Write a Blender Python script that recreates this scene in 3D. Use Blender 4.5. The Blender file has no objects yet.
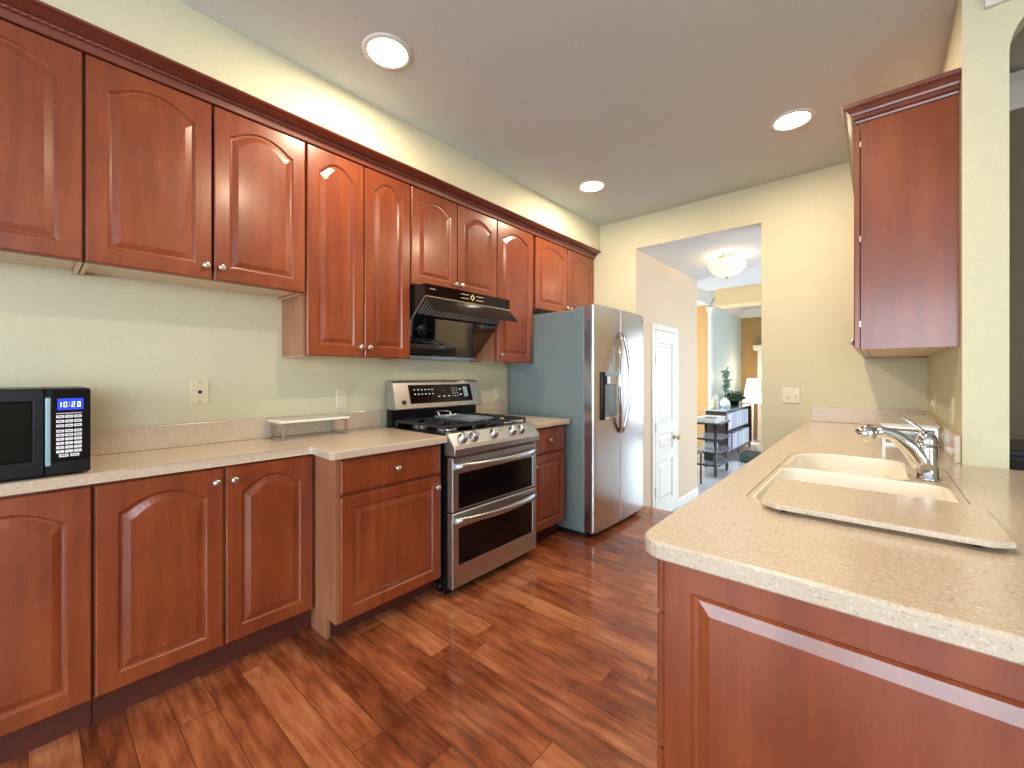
import bpy, bmesh, math, random
from mathutils import Vector, Matrix
random.seed(7)
S = bpy.context.scene
COL = S.collection
PI = math.pi

# ------------------------------------------------------------------ camera
cam_d = bpy.data.cameras.new('camera')
cam = bpy.data.objects.new('camera', cam_d)
COL.objects.link(cam)
cam.location = (0, 0, 1.258)
cam.rotation_euler = (PI/2, 0, math.radians(41.0165))
cam_d.sensor_width = 36.0
cam_d.lens = 420.97/1024*36
cam_d.shift_y = -9.0/1024
cam_d.clip_start = 0.02
cam_d.clip_end = 200
S.camera = cam

# ------------------------------------------------------------------ world and exposure
w = bpy.data.worlds.new('world'); S.world = w; w.use_nodes = True
bg = w.node_tree.nodes['Background']
bg.inputs[0].default_value = (0.74, 0.87, 1.0, 1)
bg.inputs[1].default_value = 1.6
S.view_settings.view_transform = 'Standard'
S.view_settings.look = 'None'
S.view_settings.gamma = 1.0
S.view_settings.use_curve_mapping = False
S.view_settings.exposure = 0.12
S.cycles.max_bounces = 10
S.cycles.diffuse_bounces = 6
S.cycles.glossy_bounces = 4
S.cycles.sample_clamp_indirect = 6.0
S.cycles.caustics_reflective = False
S.cycles.caustics_refractive = False

def area(name, loc, target, sx, sy, power, color, spread=PI):
    d = bpy.data.lights.new(name, 'AREA'); d.shape = 'RECTANGLE'
    d.size = sx; d.size_y = sy; d.energy = power; d.color = color; d.spread = spread
    o = bpy.data.objects.new(name, d); COL.objects.link(o)
    o.location = loc
    o.rotation_euler = (Vector(target) - Vector(loc)).to_track_quat('-Z', 'Y').to_euler()
    return o

DAY = (0.74, 0.88, 1.0)
# daylight entering by the windows behind the camera, the dining room and the sunken family room
area('daylight_breakfast', (-0.4, -3.85, 1.55), (-0.4, 0, 1.4), 3.6, 1.9, 290, DAY)
area('daylight_breakfast_side', (3.5, -1.6, 1.55), (0, -1.3, 1.3), 2.4, 1.9, 170, DAY)
area('daylight_family', (3.25, 5.9, 1.1), (0, 6.2, 0.6), 3.0, 2.2, 230, DAY)
area('daylight_family_far', (0.9, 11.9, 1.1), (0.4, 8.0, 0.4), 2.2, 2.2, 110, DAY)
area('daylight_family_side', (-4.7, 7.2, 1.1), (0, 7.4, 0.4), 1.6, 2.0, 200, DAY)

# ------------------------------------------------------------------ materials
def lin(c):
    return tuple(((x/255)/12.92 if x/255 <= 0.04045 else ((x/255+0.055)/1.055)**2.4) for x in c)

class NT:
    def __init__(s, name):
        s.m = bpy.data.materials.new(name); s.m.use_nodes = True
        s.t = s.m.node_tree; s.n = s.t.nodes; s.l = s.t.links
        s.b = s.n['Principled BSDF']
    def node(s, t, **kw):
        n = s.n.new(t)
        for k, v in kw.items():
            if k.startswith('i_'): n.inputs[k[2:].replace('_', ' ')].default_value = v
            else: setattr(n, k, v)
        return n
    def put(s, sock, v):
        if isinstance(v, bpy.types.NodeSocket): s.l.new(v, sock)
        else: sock.default_value = v
    def math(s, op, a, b=0.0, c=0.0):
        n = s.n.new('ShaderNodeMath'); n.operation = op
        s.put(n.inputs[0], a); s.put(n.inputs[1], b)
        if op in ('MULTIPLY_ADD', 'COMPARE', 'SMOOTH_MIN'): s.put(n.inputs[2], c)
        return n.outputs[0]
    def noise(s, vec, scale, detail=3, rough=0.5):
        n = s.n.new('ShaderNodeTexNoise'); n.inputs['Scale'].default_value = scale
        n.inputs['Detail'].default_value = detail; n.inputs['Roughness'].default_value = rough
        if vec is not None: s.l.new(vec, n.inputs['Vector'])
        return n.outputs['Fac']
    def ramp(s, fac, stops):
        n = s.n.new('ShaderNodeValToRGB'); e = n.color_ramp.elements
        while len(e) > 1: e.remove(e[-1])
        e[0].position = stops[0][0]; e[0].color = (*lin(stops[0][1]), 1)
        for p, c in stops[1:]:
            x = e.new(p); x.color = (*lin(c), 1)
        s.l.new(fac, n.inputs[0]); return n.outputs[0]
    def mapped(s, scale):
        tc = s.n.new('ShaderNodeTexCoord'); mp = s.n.new('ShaderNodeMapping')
        mp.inputs['Scale'].default_value = scale
        s.l.new(tc.outputs['Object'], mp.inputs[0]); return mp.outputs[0]
    def bump(s, h, strength, dist=0.01):
        n = s.n.new('ShaderNodeBump'); n.inputs['Strength'].default_value = strength
        n.inputs['Distance'].default_value = dist
        s.l.new(h, n.inputs['Height']); s.l.new(n.outputs[0], s.b.inputs['Normal'])
    def set(s, **kw):
        for k, v in kw.items(): s.put(s.b.inputs[k.replace('_', ' ')], v)
        return s

def plain(name, c, rough=0.5, metal=0.0, var=0.04, scale=30, bump=0.0, **kw):
    t = NT(name)
    v = t.mapped((1, 1, 1))
    f = t.noise(v, scale, 3)
    lo = tuple(max(0, x*(1-var)) for x in c); hi = tuple(min(255, x*(1+var)) for x in c)
    t.set(Base_Color=t.ramp(f, [(0.3, lo), (0.7, hi)]), Roughness=rough, Metallic=metal, **kw)
    if bump: t.bump(f, bump, 0.002)
    return t.m

def wood(name, dark, mid, light, rough=0.3, coat=0.35, scale=(9, 9, 0.9)):
    t = NT(name)
    v = t.mapped(scale)
    n1 = t.noise(v, 2.0, 5, 0.6)
    v2 = t.mapped((scale[0]*6, scale[1]*6, scale[2]*3))
    n2 = t.noise(v2, 3.0, 3, 0.6)
    n3 = t.noise(t.mapped((1, 1, 1)), 2.4, 2, 0.5)
    f = t.math('ADD', t.math('MULTIPLY', n1, 0.5), t.math('ADD', t.math('MULTIPLY', n2, 0.15), t.math('MULTIPLY', n3, 0.35)))
    t.set(Base_Color=t.ramp(f, [(0.32, dark), (0.5, mid), (0.68, light)]), Roughness=rough, Coat_Weight=coat, Coat_Roughness=0.18)
    t.bump(n2, 0.04, 0.001)
    return t.m

def emit(name, c, strength):
    t = NT(name)
    t.set(Base_Color=(*lin(c), 1), Emission_Color=(*lin(c), 1), Emission_Strength=strength, Roughness=0.4)
    return t.m

def steel(name, c=(176, 172, 168), rough=0.3, axis=2, metal=1.0, strength=0.02):
    t = NT(name)
    sc = [60, 60, 60]; sc[axis] = 1.0
    n = t.noise(t.mapped(tuple(sc)), 6, 3)
    lo = tuple(x*0.97 for x in c); hi = tuple(min(255, x*1.02) for x in c)
    t.set(Base_Color=t.ramp(n, [(0.3, lo), (0.7, hi)]), Roughness=t.math('ADD', t.math('MULTIPLY', n, 0.08), rough-0.04), Metallic=metal)
    t.bump(n, strength, 0.001)
    return t.m

def floor_planks(name):
    t = NT(name)
    tc = t.node('ShaderNodeTexCoord'); sp = t.node('ShaderNodeSeparateXYZ')
    t.l.new(tc.outputs['Object'], sp.inputs[0])
    x, y = sp.outputs[0], sp.outputs[1]
    W = 0.118; L = 1.05
    yy = t.math('DIVIDE', y, W); row = t.math('FLOOR', yy); fy = t.math('FRACT', yy)
    wn = t.node('ShaderNodeTexWhiteNoise', noise_dimensions='1D'); t.l.new(row, wn.inputs['W'])
    xs = t.math('DIVIDE', t.math('ADD', x, t.math('MULTIPLY', wn.outputs['Value'], 3.7)), L)
    colm = t.math('FLOOR', xs); fx = t.math('FRACT', xs)
    cv = t.node('ShaderNodeCombineXYZ'); t.l.new(row, cv.inputs[0]); t.l.new(colm, cv.inputs[1])
    w2 = t.node('ShaderNodeTexWhiteNoise', noise_dimensions='2D'); t.l.new(cv.outputs[0], w2.inputs['Vector'])
    rnd = w2.outputs['Value']
    gv = t.node('ShaderNodeCombineXYZ')
    t.l.new(t.math('ADD', t.math('MULTIPLY', x, 2.2), t.math('MULTIPLY', rnd, 37.0)), gv.inputs[0])
    t.l.new(t.math('MULTIPLY', y, 22.0), gv.inputs[1]); t.l.new(t.math('MULTIPLY', rnd, 19.0), gv.inputs[2])
    grain = t.noise(gv.outputs[0], 1.6, 6, 0.65)
    bv = t.node('ShaderNodeCombineXYZ')
    t.l.new(t.math('ADD', t.math('MULTIPLY', x, 3.0), t.math('MULTIPLY', rnd, 11.0)), bv.inputs[0])
    t.l.new(t.math('MULTIPLY', y, 8.0), bv.inputs[1]); t.l.new(rnd, bv.inputs[2])
    blot = t.noise(bv.outputs[0], 1.6, 3, 0.55)
    f = t.math('ADD', t.math('MULTIPLY', rnd, 0.21), t.math('ADD', t.math('MULTIPLY', grain, 0.55), t.math('MULTIPLY', blot, 0.42)))
    colr = t.ramp(f, FLOOR_STOPS)
    ey = t.math('LESS_THAN', t.math('MULTIPLY', t.math('MINIMUM', fy, t.math('SUBTRACT', 1.0, fy)), W), 0.0014)
    ex = t.math('LESS_THAN', t.math('MULTIPLY', t.math('MINIMUM', fx, t.math('SUBTRACT', 1.0, fx)), L), 0.0016)
    edge = t.math('MAXIMUM', ey, ex)
    mx = t.node('ShaderNodeMix', data_type='RGBA'); t.l.new(t.math('MULTIPLY', edge, 0.75), mx.inputs[0])
    t.l.new(colr, mx.inputs[6]); mx.inputs[7].default_value = (*lin((60, 26, 14)), 1)
    und = t.noise(bv.outputs[0], 1.1, 2, 0.5)
    t.set(Base_Color=mx.outputs[2], Roughness=t.math('ADD', t.math('MULTIPLY', grain, 0.12), 0.12), Coat_Weight=0.35, Coat_Roughness=0.07)
    h = t.math('SUBTRACT', t.math('ADD', und, t.math('MULTIPLY', grain, 0.12)), t.math('MULTIPLY', edge, 0.5))
    t.bump(h, 0.25, 0.005)
    return t.m

def speckle(name, base, dark, light, rough=0.25):
    t = NT(name)
    v = t.mapped((1, 1, 1))
    n = t.noise(v, 230, 2, 0.7)
    n2 = t.noise(v, 110, 2, 0.6)
    f = t.math('ADD', t.math('MULTIPLY', n, 0.65), t.math('MULTIPLY', n2, 0.35))
    t.set(Base_Color=t.ramp(f, [(0.33, dark), (0.44, base), (0.56, base), (0.68, light)]), Roughness=rough, Coat_Weight=0.2, Coat_Roughness=0.15)
    return t.m

def glass_pane(name):
    t = NT(name)
    tr = t.node('ShaderNodeBsdfTransparent'); gl = t.node('ShaderNodeBsdfGlossy'); gl.inputs['Roughness'].default_value = 0.02
    mx = t.node('ShaderNodeMixShader'); mx.inputs[0].default_value = 0.08
    t.l.new(tr.outputs[0], mx.inputs[1]); t.l.new(gl.outputs[0], mx.inputs[2])
    t.l.new(mx.outputs[0], t.n['Material Output'].inputs[0])
    return t.m

FLOOR_STOPS = [(0.42, (88, 42, 24)), (0.54, (128, 68, 41)), (0.64, (154, 88, 55)), (0.78, (184, 120, 80))]
M = {}
M['wall'] = plain('painted wall', (212, 207, 177), 0.6, var=0.012, scale=60, bump=0.03)
M['wall_hall'] = plain('peach wall', (208, 186, 160), 0.6, var=0.012, scale=60)
M['wall_ochre'] = plain('ochre wall', (206, 160, 98), 0.6, var=0.02, scale=40)
M['beam_lamplit'] = plain('lamplit beam', (238, 214, 164), 0.6, var=0.012, scale=60)  # dropped beam: hall lamp's light put into its paler, warmer colour
M['wall_brown'] = plain('brown wall', (166, 134, 84), 0.6, var=0.02, scale=40)
M['wall_blue'] = plain('pale grey green wall', (190, 205, 200), 0.6, var=0.015, scale=40)
M['wall_dining'] = plain('taupe wall', (122, 108, 84), 0.7, var=0.02, scale=40)
M['ceiling'] = plain('matte ceiling', (206, 215, 213), 0.8, var=0.01, scale=60)
M['ceiling_white'] = plain('white ceiling', (222, 222, 222), 0.8, var=0.01, scale=60)
M['trim'] = plain('white trim paint', (218, 216, 210), 0.35, var=0.01)
M['cherry'] = wood('cherry wood', (108, 48, 25), (132, 63, 34), (154, 82, 46))
M['cherry_side'] = wood('cherry side panel', (138, 86, 58), (158, 104, 72), (176, 122, 88), rough=0.4)
M['cherry_crown'] = wood('cherry crown', (94, 44, 34), (114, 56, 44), (132, 72, 56), scale=(9, 0.9, 9))
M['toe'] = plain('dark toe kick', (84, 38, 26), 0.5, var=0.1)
M['maple'] = wood('pale cabinet interior', (206, 186, 158), (220, 204, 178), (230, 216, 194), rough=0.5, coat=0.0)
M['floor'] = floor_planks('hand scraped plank floor')
M['floor_hall'] = speckle('pale stone floor', (196, 200, 208), (170, 176, 190), (214, 216, 220), 0.2)
M['counter'] = speckle('speckled counter', (202, 184, 163), (152, 138, 124), (230, 222, 212), 0.22)
M['sink'] = plain('bone sink', (240, 233, 216), 0.22, var=0.01)
M['steel'] = steel('brushed steel', (188, 190, 192), 0.34, axis=1)
M['steel_v'] = steel('brushed fridge steel', (196, 194, 194), 0.24, axis=2, strength=0.004)
M['chrome'] = steel('polished chrome', (226, 228, 232), 0.08, strength=0.0)
M['nickel'] = steel('satin nickel', (210, 204, 196), 0.30, strength=0.0)
M['fridge_side'] = plain('grey fridge side', (128, 146, 150), 0.42, metal=0.25, var=0.02)
M['black'] = plain('black enamel', (20, 20, 22), 0.25, var=0.1)
M['black_gloss'] = plain('black glass', (9, 9, 11), 0.10, var=0.05, Specular_IOR_Level=0.3)
M['hood_glass'] = plain('black hood glass', (22, 23, 24), 0.12, var=0.05, Coat_Weight=0.5)
M['mirror_black'] = plain('mirror black glass', (12, 16, 16), 0.05, var=0.05, Specular_IOR_Level=1.0, Coat_Weight=1.0, Coat_IOR=1.9)
M['black_matte'] = plain('black plastic', (15, 14, 18), 0.35, var=0.08, Specular_IOR_Level=0.25)
M['iron'] = plain('cast iron', (34, 36, 42), 0.42, var=0.15, scale=150, bump=0.15)
M['griddle'] = plain('griddle grey', (150, 164, 176), 0.35, metal=0.5, var=0.06)
M['alu'] = plain('burner aluminium', (170, 174, 180), 0.35, metal=0.8, var=0.05)
M['white_plastic'] = plain('white plastic', (232, 230, 222), 0.35, var=0.01)
M['ivory'] = plain('ivory plate', (222, 214, 184), 0.35, var=0.01)
M['silver'] = plain('silver grey plastic', (150, 178, 192), 0.3, metal=0.4, var=0.03)
M['key'] = plain('white keys', (230, 232, 236), 0.4, var=0.01)
M['ink'] = plain('dark ink', (40, 40, 48), 0.5, var=0.02)
M['dark'] = plain('dark recess', (14, 14, 16), 0.6, var=0.05)
M['blue_screen'] = emit('blue display', (30, 54, 205), 0.5)
M['digit'] = emit('display digits', (200, 225, 255), 2.2)
M['dot'] = emit('panel legends', (205, 205, 215), 0.35)
M['legend_warm'] = emit('warm lit legends', (235, 200, 160), 0.5)
M['lens'] = emit('lit lens', (255, 240, 214), 14)
M['bowl'] = emit('lit alabaster bowl', (255, 240, 200), 0.75)
M['shade'] = emit('lit lamp shade', (255, 240, 220), 2.6)
M['glass'] = glass_pane('window glass')
M['brass'] = plain('brass', (178, 150, 100), 0.3, metal=0.9)
M['darkwood'] = wood('dark espresso wood', (24, 15, 16), (34, 21, 21), (46, 29, 28), rough=0.3)
M['leaf'] = plain('green leaves', (62, 96, 70), 0.5, var=0.3, scale=12)
M['leaf_pale'] = plain('grey green leaves', (104, 140, 122), 0.5, var=0.25, scale=12)
M['stem'] = plain('brown stem', (86, 70, 50), 0.7)
M['white_ceramic'] = plain('white ceramic', (236, 238, 240), 0.25, var=0.01)
M['tan'] = plain('tan ceramic', (196, 180, 140), 0.35, var=0.05)
M['tier'] = plain('mirrored tier top', (176, 196, 206), 0.12, metal=0.3, var=0.03)
M['ottoman'] = plain('dark green cushion', (58, 66, 58), 0.9, var=0.2, scale=40)
M['paper'] = plain('paper', (205, 212, 218), 0.6, var=0.03)
SPINES = [plain('spine ' + n, c, 0.55, var=0.04) for n, c in (('white', (226, 228, 234)), ('pale blue', (190, 204, 224)), ('grey', (160, 166, 180)), ('dark blue', (64, 70, 120)), ('lavender', (196, 190, 222)))]
SPINE_WORD = ['white', 'pale blue', 'grey', 'dark blue', 'lavender']

# ------------------------------------------------------------------ mesh helpers
class MB:
    def __init__(s): s.bm = bmesh.new()
    def _mark(s, faces, smooth):
        for f in faces: f.smooth = smooth
    def box(s, x0, x1, y0, y1, z0, z1, bevel=0.0, seg=2, mat=None):
        x0, x1 = min(x0, x1), max(x0, x1); y0, y1 = min(y0, y1), max(y0, y1); z0, z1 = min(z0, z1), max(z0, z1)
        P = [(x, y, z) for x in (x0, x1) for y in (y0, y1) for z in (z0, z1)]
        v = [s.bm.verts.new(p if mat is None else mat @ Vector(p)) for p in P]
        q = [(0, 1, 3, 2), (4, 6, 7, 5), (0, 4, 5, 1), (2, 3, 7, 6), (0, 2, 6, 4), (1, 5, 7, 3)]
        fs = [s.bm.faces.new([v[i] for i in a]) for a in q]
        if bevel:
            bevel = min(bevel, 0.45*min(x1-x0, y1-y0, z1-z0))
            es = {e for f in fs for e in f.edges}
            bmesh.ops.bevel(s.bm, geom=list(es), offset=bevel, segments=seg, affect='EDGES', profile=0.5)
        return s
    def prism(s, pts, fn, a, b, bevel=0.0, seg=2):
        """polygon pts (p,q) extruded from a to b; fn(p,q,t) -> xyz"""
        A = [s.bm.verts.new(fn(p, q, a)) for p, q in pts]; B = [s.bm.verts.new(fn(p, q, b)) for p, q in pts]
        n = len(pts)
        fs = [s.bm.faces.new(A), s.bm.faces.new(B[::-1])]
        for i in range(n): fs.append(s.bm.faces.new([A[i], A[(i+1) % n], B[(i+1) % n], B[i]]))
        if bevel:
            es = list(fs[0].edges) + list(fs[1].edges)
            bmesh.ops.bevel(s.bm, geom=es, offset=bevel, segments=seg, affect='EDGES', profile=0.5)
        return s
    def loops(s, Ls, close_first=True, close_last=True, smooth=False):
        V = [[s.bm.verts.new(p) for p in L] for L in Ls]; n = len(V[0])
        for a, b in zip(V, V[1:]):
            for i in range(n):
                try:
                    f = s.bm.faces.new([a[i], a[(i+1) % n], b[(i+1) % n], b[i]]); f.smooth = smooth
                except ValueError: pass
        if close_first: s.bm.faces.new(V[0][::-1])
        if close_last: s.bm.faces.new(V[-1])
        return s
    def lathe(s, prof, c, axis=(0, 0, 1), n=24, smooth=True):
        """prof: list of (r, h) along axis from centre c"""
        ax = Vector(axis).normalized(); q = ax.to_track_quat('Z', 'Y'); c = Vector(c)
        L = []
        for r, h in prof:
            r = max(r, 1e-4)
            L.append([c + q @ Vector((r*math.cos(2*PI*i/n), r*math.sin(2*PI*i/n), h)) for i in range(n)])
        return s.loops(L, smooth=smooth)
    def cyl(s, a, b, r, n=16, r2=None, smooth=True):
        a, b = Vector(a), Vector(b); d = (b-a)
        return s.lathe([(r, 0), (r if r2 is None else r2, d.length)], a, d, n, smooth)
    def tube(s, pts, r, n=10, flat=None):
        P = [Vector(p) for p in pts]; R = r if isinstance(r, (list, tuple)) else [r]*len(P)
        L = []; up = None
        for i, p in enumerate(P):
            t = (P[min(i+1, len(P)-1)] - P[max(i-1, 0)]).normalized()
            if up is None:
                up = Vector((0, 0, 1)) if abs(t.z) < 0.9 else Vector((1, 0, 0))
            side = t.cross(up).normalized(); up = side.cross(t).normalized()
            fl = flat or (1, 1)
            L.append([p + side*(R[i]*fl[0]*math.cos(2*PI*k/n)) + up*(R[i]*fl[1]*math.sin(2*PI*k/n)) for k in range(n)])
        return s.loops(L, smooth=True)
    def build(s, name, mat, parent=None, origin=None, smooth_angle=None):
        bmesh.ops.recalc_face_normals(s.bm, faces=s.bm.faces)
        o = Vector(origin) if origin is not None else root_loc(parent)
        bmesh.ops.translate(s.bm, verts=s.bm.verts, vec=-o)
        me = bpy.data.meshes.new(name); s.bm.to_mesh(me); s.bm.free()
        for m in (mat if isinstance(mat, (list, tuple)) else [mat]): me.materials.append(m)
        ob = bpy.data.objects.new(name, me); COL.objects.link(ob)
        if parent is not None: ob.parent = parent
        else: ob.location = o
        return ob

def root_loc(o):
    if o is None: return Vector((0, 0, 0))
    while o.parent is not None: o = o.parent
    return Vector(o.location)

def thing(name, label, cat, loc=(0, 0, 0), group=None):
    o = bpy.data.objects.new(name, None); COL.objects.link(o); o.location = loc
    o.empty_display_size = 0.05
    return tag(o, label, cat, group)
def tag(o, label, cat, group=None, kind=None):
    if label: o['label'] = label
    if cat: o['category'] = cat
    if group: o['group'] = group
    if kind: o['kind'] = kind
    return o
def struct(o, label=None):
    o['kind'] = 'structure'
    if label: o['label'] = label
    return o
def bx(name, mat, parent, *a, bevel=0.0, label=None):
    o = MB().box(*a, bevel=bevel).build(name, mat, parent)
    if label: o['label'] = label
    return o

def lft(x0): return lambda u, v, w_: Vector((x0 + w_, u, v))          # faces +X
def rgt(x0): return lambda u, v, w_: Vector((x0 - w_, u, v))          # faces -X
def fro(y0): return lambda u, v, w_: Vector((u, y0 - w_, v))          # faces -Y

def panel_outline(u0, u1, v0, v1, sl, sr, rb, rt, rise, o, N=14):
    L, R, B = u0+sl+o, u1-sr-o, v0+rb+o
    apex = v1-rt-o; sh = apex-rise
    pts = [(L, B), (R, B), (R, sh)]
    for i in range(1, N):
        t = 1 - 2*i/N
        k = max(0.0, 1-(t/0.93)**2) if rise else 0
        pts.append(((L+R)/2 + t*(R-L)/2, sh + rise*k))
    pts.append((L, sh)); return pts

def door_mesh(F, u0, u1, v0, v1, rise=0.055, st=0.058, th=0.02, rt=0.055, rb=0.058, N=14):
    outer = [(u0, v0), (u1, v0), (u1, v1)] + [(u1-(u1-u0)*i/N, v1) for i in range(1, N)] + [(u0, v1)]
    def ins(d):
        return [(min(max(u, u0+d), u1-d), min(max(v, v0+d), v1-d)) for u, v in outer]
    def P(o): return panel_outline(u0, u1, v0, v1, st, st, rb, rt, rise, o, N)
    seq = [(outer, 0), (outer, th-0.004), (ins(0.004), th), (P(0), th), (P(0.006), th-0.007), (P(0.013), th-0.008),
           (P(0.036), th-0.001), (P(0.040), th-0.001)]
    mb = MB()
    mb.loops([[F(u, v, w_) for u, v in L] for L, w_ in seq])
    return mb
def slab_mesh(F, u0, u1, v0, v1, th=0.02):
    mb = MB()
    def R(d): return [(u0+d, v0+d), (u1-d, v0+d), (u1-d, v1-d), (u0+d, v1-d)]
    mb.loops([[F(u, v, w_) for u, v in L] for L, w_ in [(R(0), 0), (R(0), th-0.006), (R(0.006), th)]])
    return mb
KPROF = [(0.009, 0), (0.0055, 0.003), (0.005, 0.012), (0.013, 0.017), (0.0155, 0.022), (0.013, 0.027), (0.006, 0.029)]
def knob(F, u, v, th, parent, name='knob'):
    c = F(u, v, th); ax = F(u, v, th+1) - c
    o = MB().lathe(KPROF, c, ax, 16).build(name, M['nickel'], parent)
    return o

# ------------------------------------------------------------------ the setting
XW, XF, YB, ZC = -2.536, -2.216, 3.847, 2.78
HZ = -0.28                                                         # sunken hall and family room floor
struct(MB().box(XW-0.1, 3.3, -3.7, 3.89, -0.12, 0.0).build('floor', M['floor']))
struct(MB().box(-4.6, 3.1, 3.89, 11.7, HZ-0.12, HZ).build('floor_hall', M['floor_hall']))
struct(bx('trim_1', M['floor'], None, -1.75, -0.72, 3.86, 4.17, HZ, -0.14))   # the step down
struct(MB().box(XW-0.1, 3.3, -3.7, 3.95, ZC, ZC+0.1).build('ceiling', M['ceiling']))
struct(MB().box(XW-0.12, XW, -3.7, 3.95, 0, ZC).build('wall_left', M['wall']))
XOL, XOR, ZO = -1.7644, -0.7035, 2.4776
mb = MB()
mb.box(XW, XOL, YB, YB+0.12, HZ, ZC); mb.box(XOR, 0.40, YB, YB+0.12, HZ, ZC); mb.box(XOL, XOR, YB, YB+0.12, ZO, ZC)
struct(mb.build('wall_back', M['wall']))
struct(MB().box(0.243, 0.362, 2.354, YB, 0, ZC).build('wall_right', M['wall']))
# the arch over the bar continuing the right wall's end
pts = [(0.362, ZC), (0.362, 2.44)] + [(0.362+0.20*(1-math.cos(a)), 2.44+0.20*math.sin(a)) for a in [PI/2*i/10 for i in range(1, 11)]] + [(3.2, 2.64), (3.2, ZC)]
struct(MB().prism(pts, lambda p, q, t: (p, t, q), 2.354, 2.474).build('wall_arch', M['wall']))
# crown over the arch, facing the camera
cp = [(0, ZC), (-0.10, ZC), (-0.10, ZC-0.02), (-0.075, ZC-0.045), (-0.03, ZC-0.115), (-0.018, ZC-0.13), (-0.018, ZC-0.155), (0, ZC-0.155)]
struct(MB().prism(cp, lambda p, q, t: (t, 2.354+p, q), 0.30, 3.2).build('trim_2', M['trim']))
# dining room beyond the arch
struct(MB().box(0.362, 3.3, 3.30, 3.42, 0, ZC).build('wall_dining', M['wall_dining']))
struct(MB().prism([(p*0.9, q-0.02) for p, q in cp], lambda p, q, t: (t, 3.30+p, q), 0.362, 3.2).build('trim_3', M['trim']))
def wall_with_holes(name, axis, pos, th, a0, a1, z0, z1, holes, mat):
    mb = MB(); hs = sorted(holes); cur = a0
    def B(p, q, r, s_):
        if q-p > 1e-4 and s_-r > 1e-4:
            if axis == 'y': mb.box(p, q, pos, pos+th, r, s_)
            else: mb.box(pos, pos+th, p, q, r, s_)
    for (h0, h1, k0, k1) in hs:
        B(cur, h0, z0, z1); B(h0, h1, z0, k0); B(h0, h1, k1, z1); cur = h1
    B(cur, a1, z0, z1)
    return struct(mb.build(name, mat))
def window(idx, axis, pos, a0, a1, z0, z1):
    t = bpy.data.objects.new('window_%d' % idx, None); COL.objects.link(t)
    t.location = ((a0+a1)/2, pos, z0) if axis == 'y' else (pos, (a0+a1)/2, z0)
    struct(t)
    def Bx(mb, p, q, r, s_, d0, d1):
        if axis == 'y': mb.box(p, q, pos+d0, pos+d1, r, s_)
        else: mb.box(pos+d0, pos+d1, p, q, r, s_)
    f = MB(); k = 0.05
    Bx(f, a0, a0+k, z0, z1, -0.03, 0.03); Bx(f, a1-k, a1, z0, z1, -0.03, 0.03)
    Bx(f, a0+k, a1-k, z0, z0+k, -0.03, 0.03); Bx(f, a0+k, a1-k, z1-k, z1, -0.03, 0.03)
    n = max(1, round((a1-a0)/0.4)); 
    for i in range(1, n):
        c = a0+(a1-a0)*i/n; Bx(f, c-0.011, c+0.011, z0+k, z1-k, -0.015, 0.015)
    for i in range(1, 4):
        c = z0+(z1-z0)*i/4; Bx(f, a0+k, a1-k, c-0.011, c+0.011, -0.013, 0.013)
    f.build('window_frame', M['trim'], t)
    g = MB(); Bx(g, a0+k, a1-k, z0+k, z1-k, -0.003, 0.003); g.build('window_pane', M['glass'], t)
W1 = [(-2.1, -0.6, 0.5, 2.4), (-0.3, 1.3, 0.5, 2.4)]
wall_with_holes('wall_front', 'y', -3.72, 0.12, XW-0.1, 3.3, 0, ZC, W1, M['wall'])
for i, (a, b, c, d) in enumerate(W1): window(i+1, 'y', -3.66, a, b, c, d)
wall_with_holes('wall_breakfast', 'x', 3.2, 0.12, -3.6, 3.4, 0, ZC, [(-2.7, -0.5, 0.5, 2.4)], M['wall'])
window(3, 'x', 3.26, -2.7, -0.5, 0.5, 2.4)

# hall and family room
HC = 2.476
struct(MB().box(XOL-0.12, XOL+0.001, YB+0.004, 5.667, HZ, HC).build('wall_hall', M['wall_hall']))
struct(MB().box(XOL-0.0, XOR, YB+0.004, YB+0.12, HC, HC+0.0014).build('trim_10', M['ceiling_white']))
struct(MB().box(XOL-0.12, 3.1, YB+0.12, 6.45, HC, HC+0.1).build('ceiling_hall', M['ceiling_white']))
struct(MB().box(-3.4, XOL-0.12, 4.1, 5.667, HZ, 2.9).build('wall_pantry', M['wall_hall']))
struct(MB().box(-1.765, 3.1, 6.45, 6.83, 2.25, 2.95).build('trim_4', M['beam_lamplit']))      # dropped beam
struct(MB().box(-4.6, 3.1, 5.667, 11.7, 2.85, 2.95).build('ceiling_family', M['ceiling_white']))
struct(MB().box(-4.6, -2.54, 8.9, 9.0, HZ, 2.85).build('wall_ochre', M['wall_ochre']))
struct(MB().box(-2.66, -2.54, 9.0, 11.5, HZ, 2.85).build('wall_family', M['wall_blue']))
wall_with_holes('wall_far', 'y', 11.5, 0.12, -2.66, 3.1, HZ, 2.85, [(-0.2, 2.0, 0.0, 2.3)], M['wall_brown'])
window(6, 'y', 11.56, -0.2, 2.0, 0.0, 2.3)
wall_with_holes('wall_family_right', 'x', 3.0, 0.12, 3.967, 11.6, HZ, 2.95, [(4.4, 7.4, 0.0, 2.2)], M['wall_ochre'])
window(4, 'x', 3.06, 4.4, 7.4, 0.0, 2.2)
wall_with_holes('wall_family_left', 'x', -4.6, 0.12, 5.5, 9.0, HZ, 2.95, [(6.2, 8.0, 0.1, 2.2)], M['wall_ochre'])
window(5, 'x', -4.54, 6.2, 8.0, 0.1, 2.2)
struct(MB().box(-4.6, -3.4, 5.547, 5.667, HZ, 2.95).build('wall_family_near', M['wall_ochre']))
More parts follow.
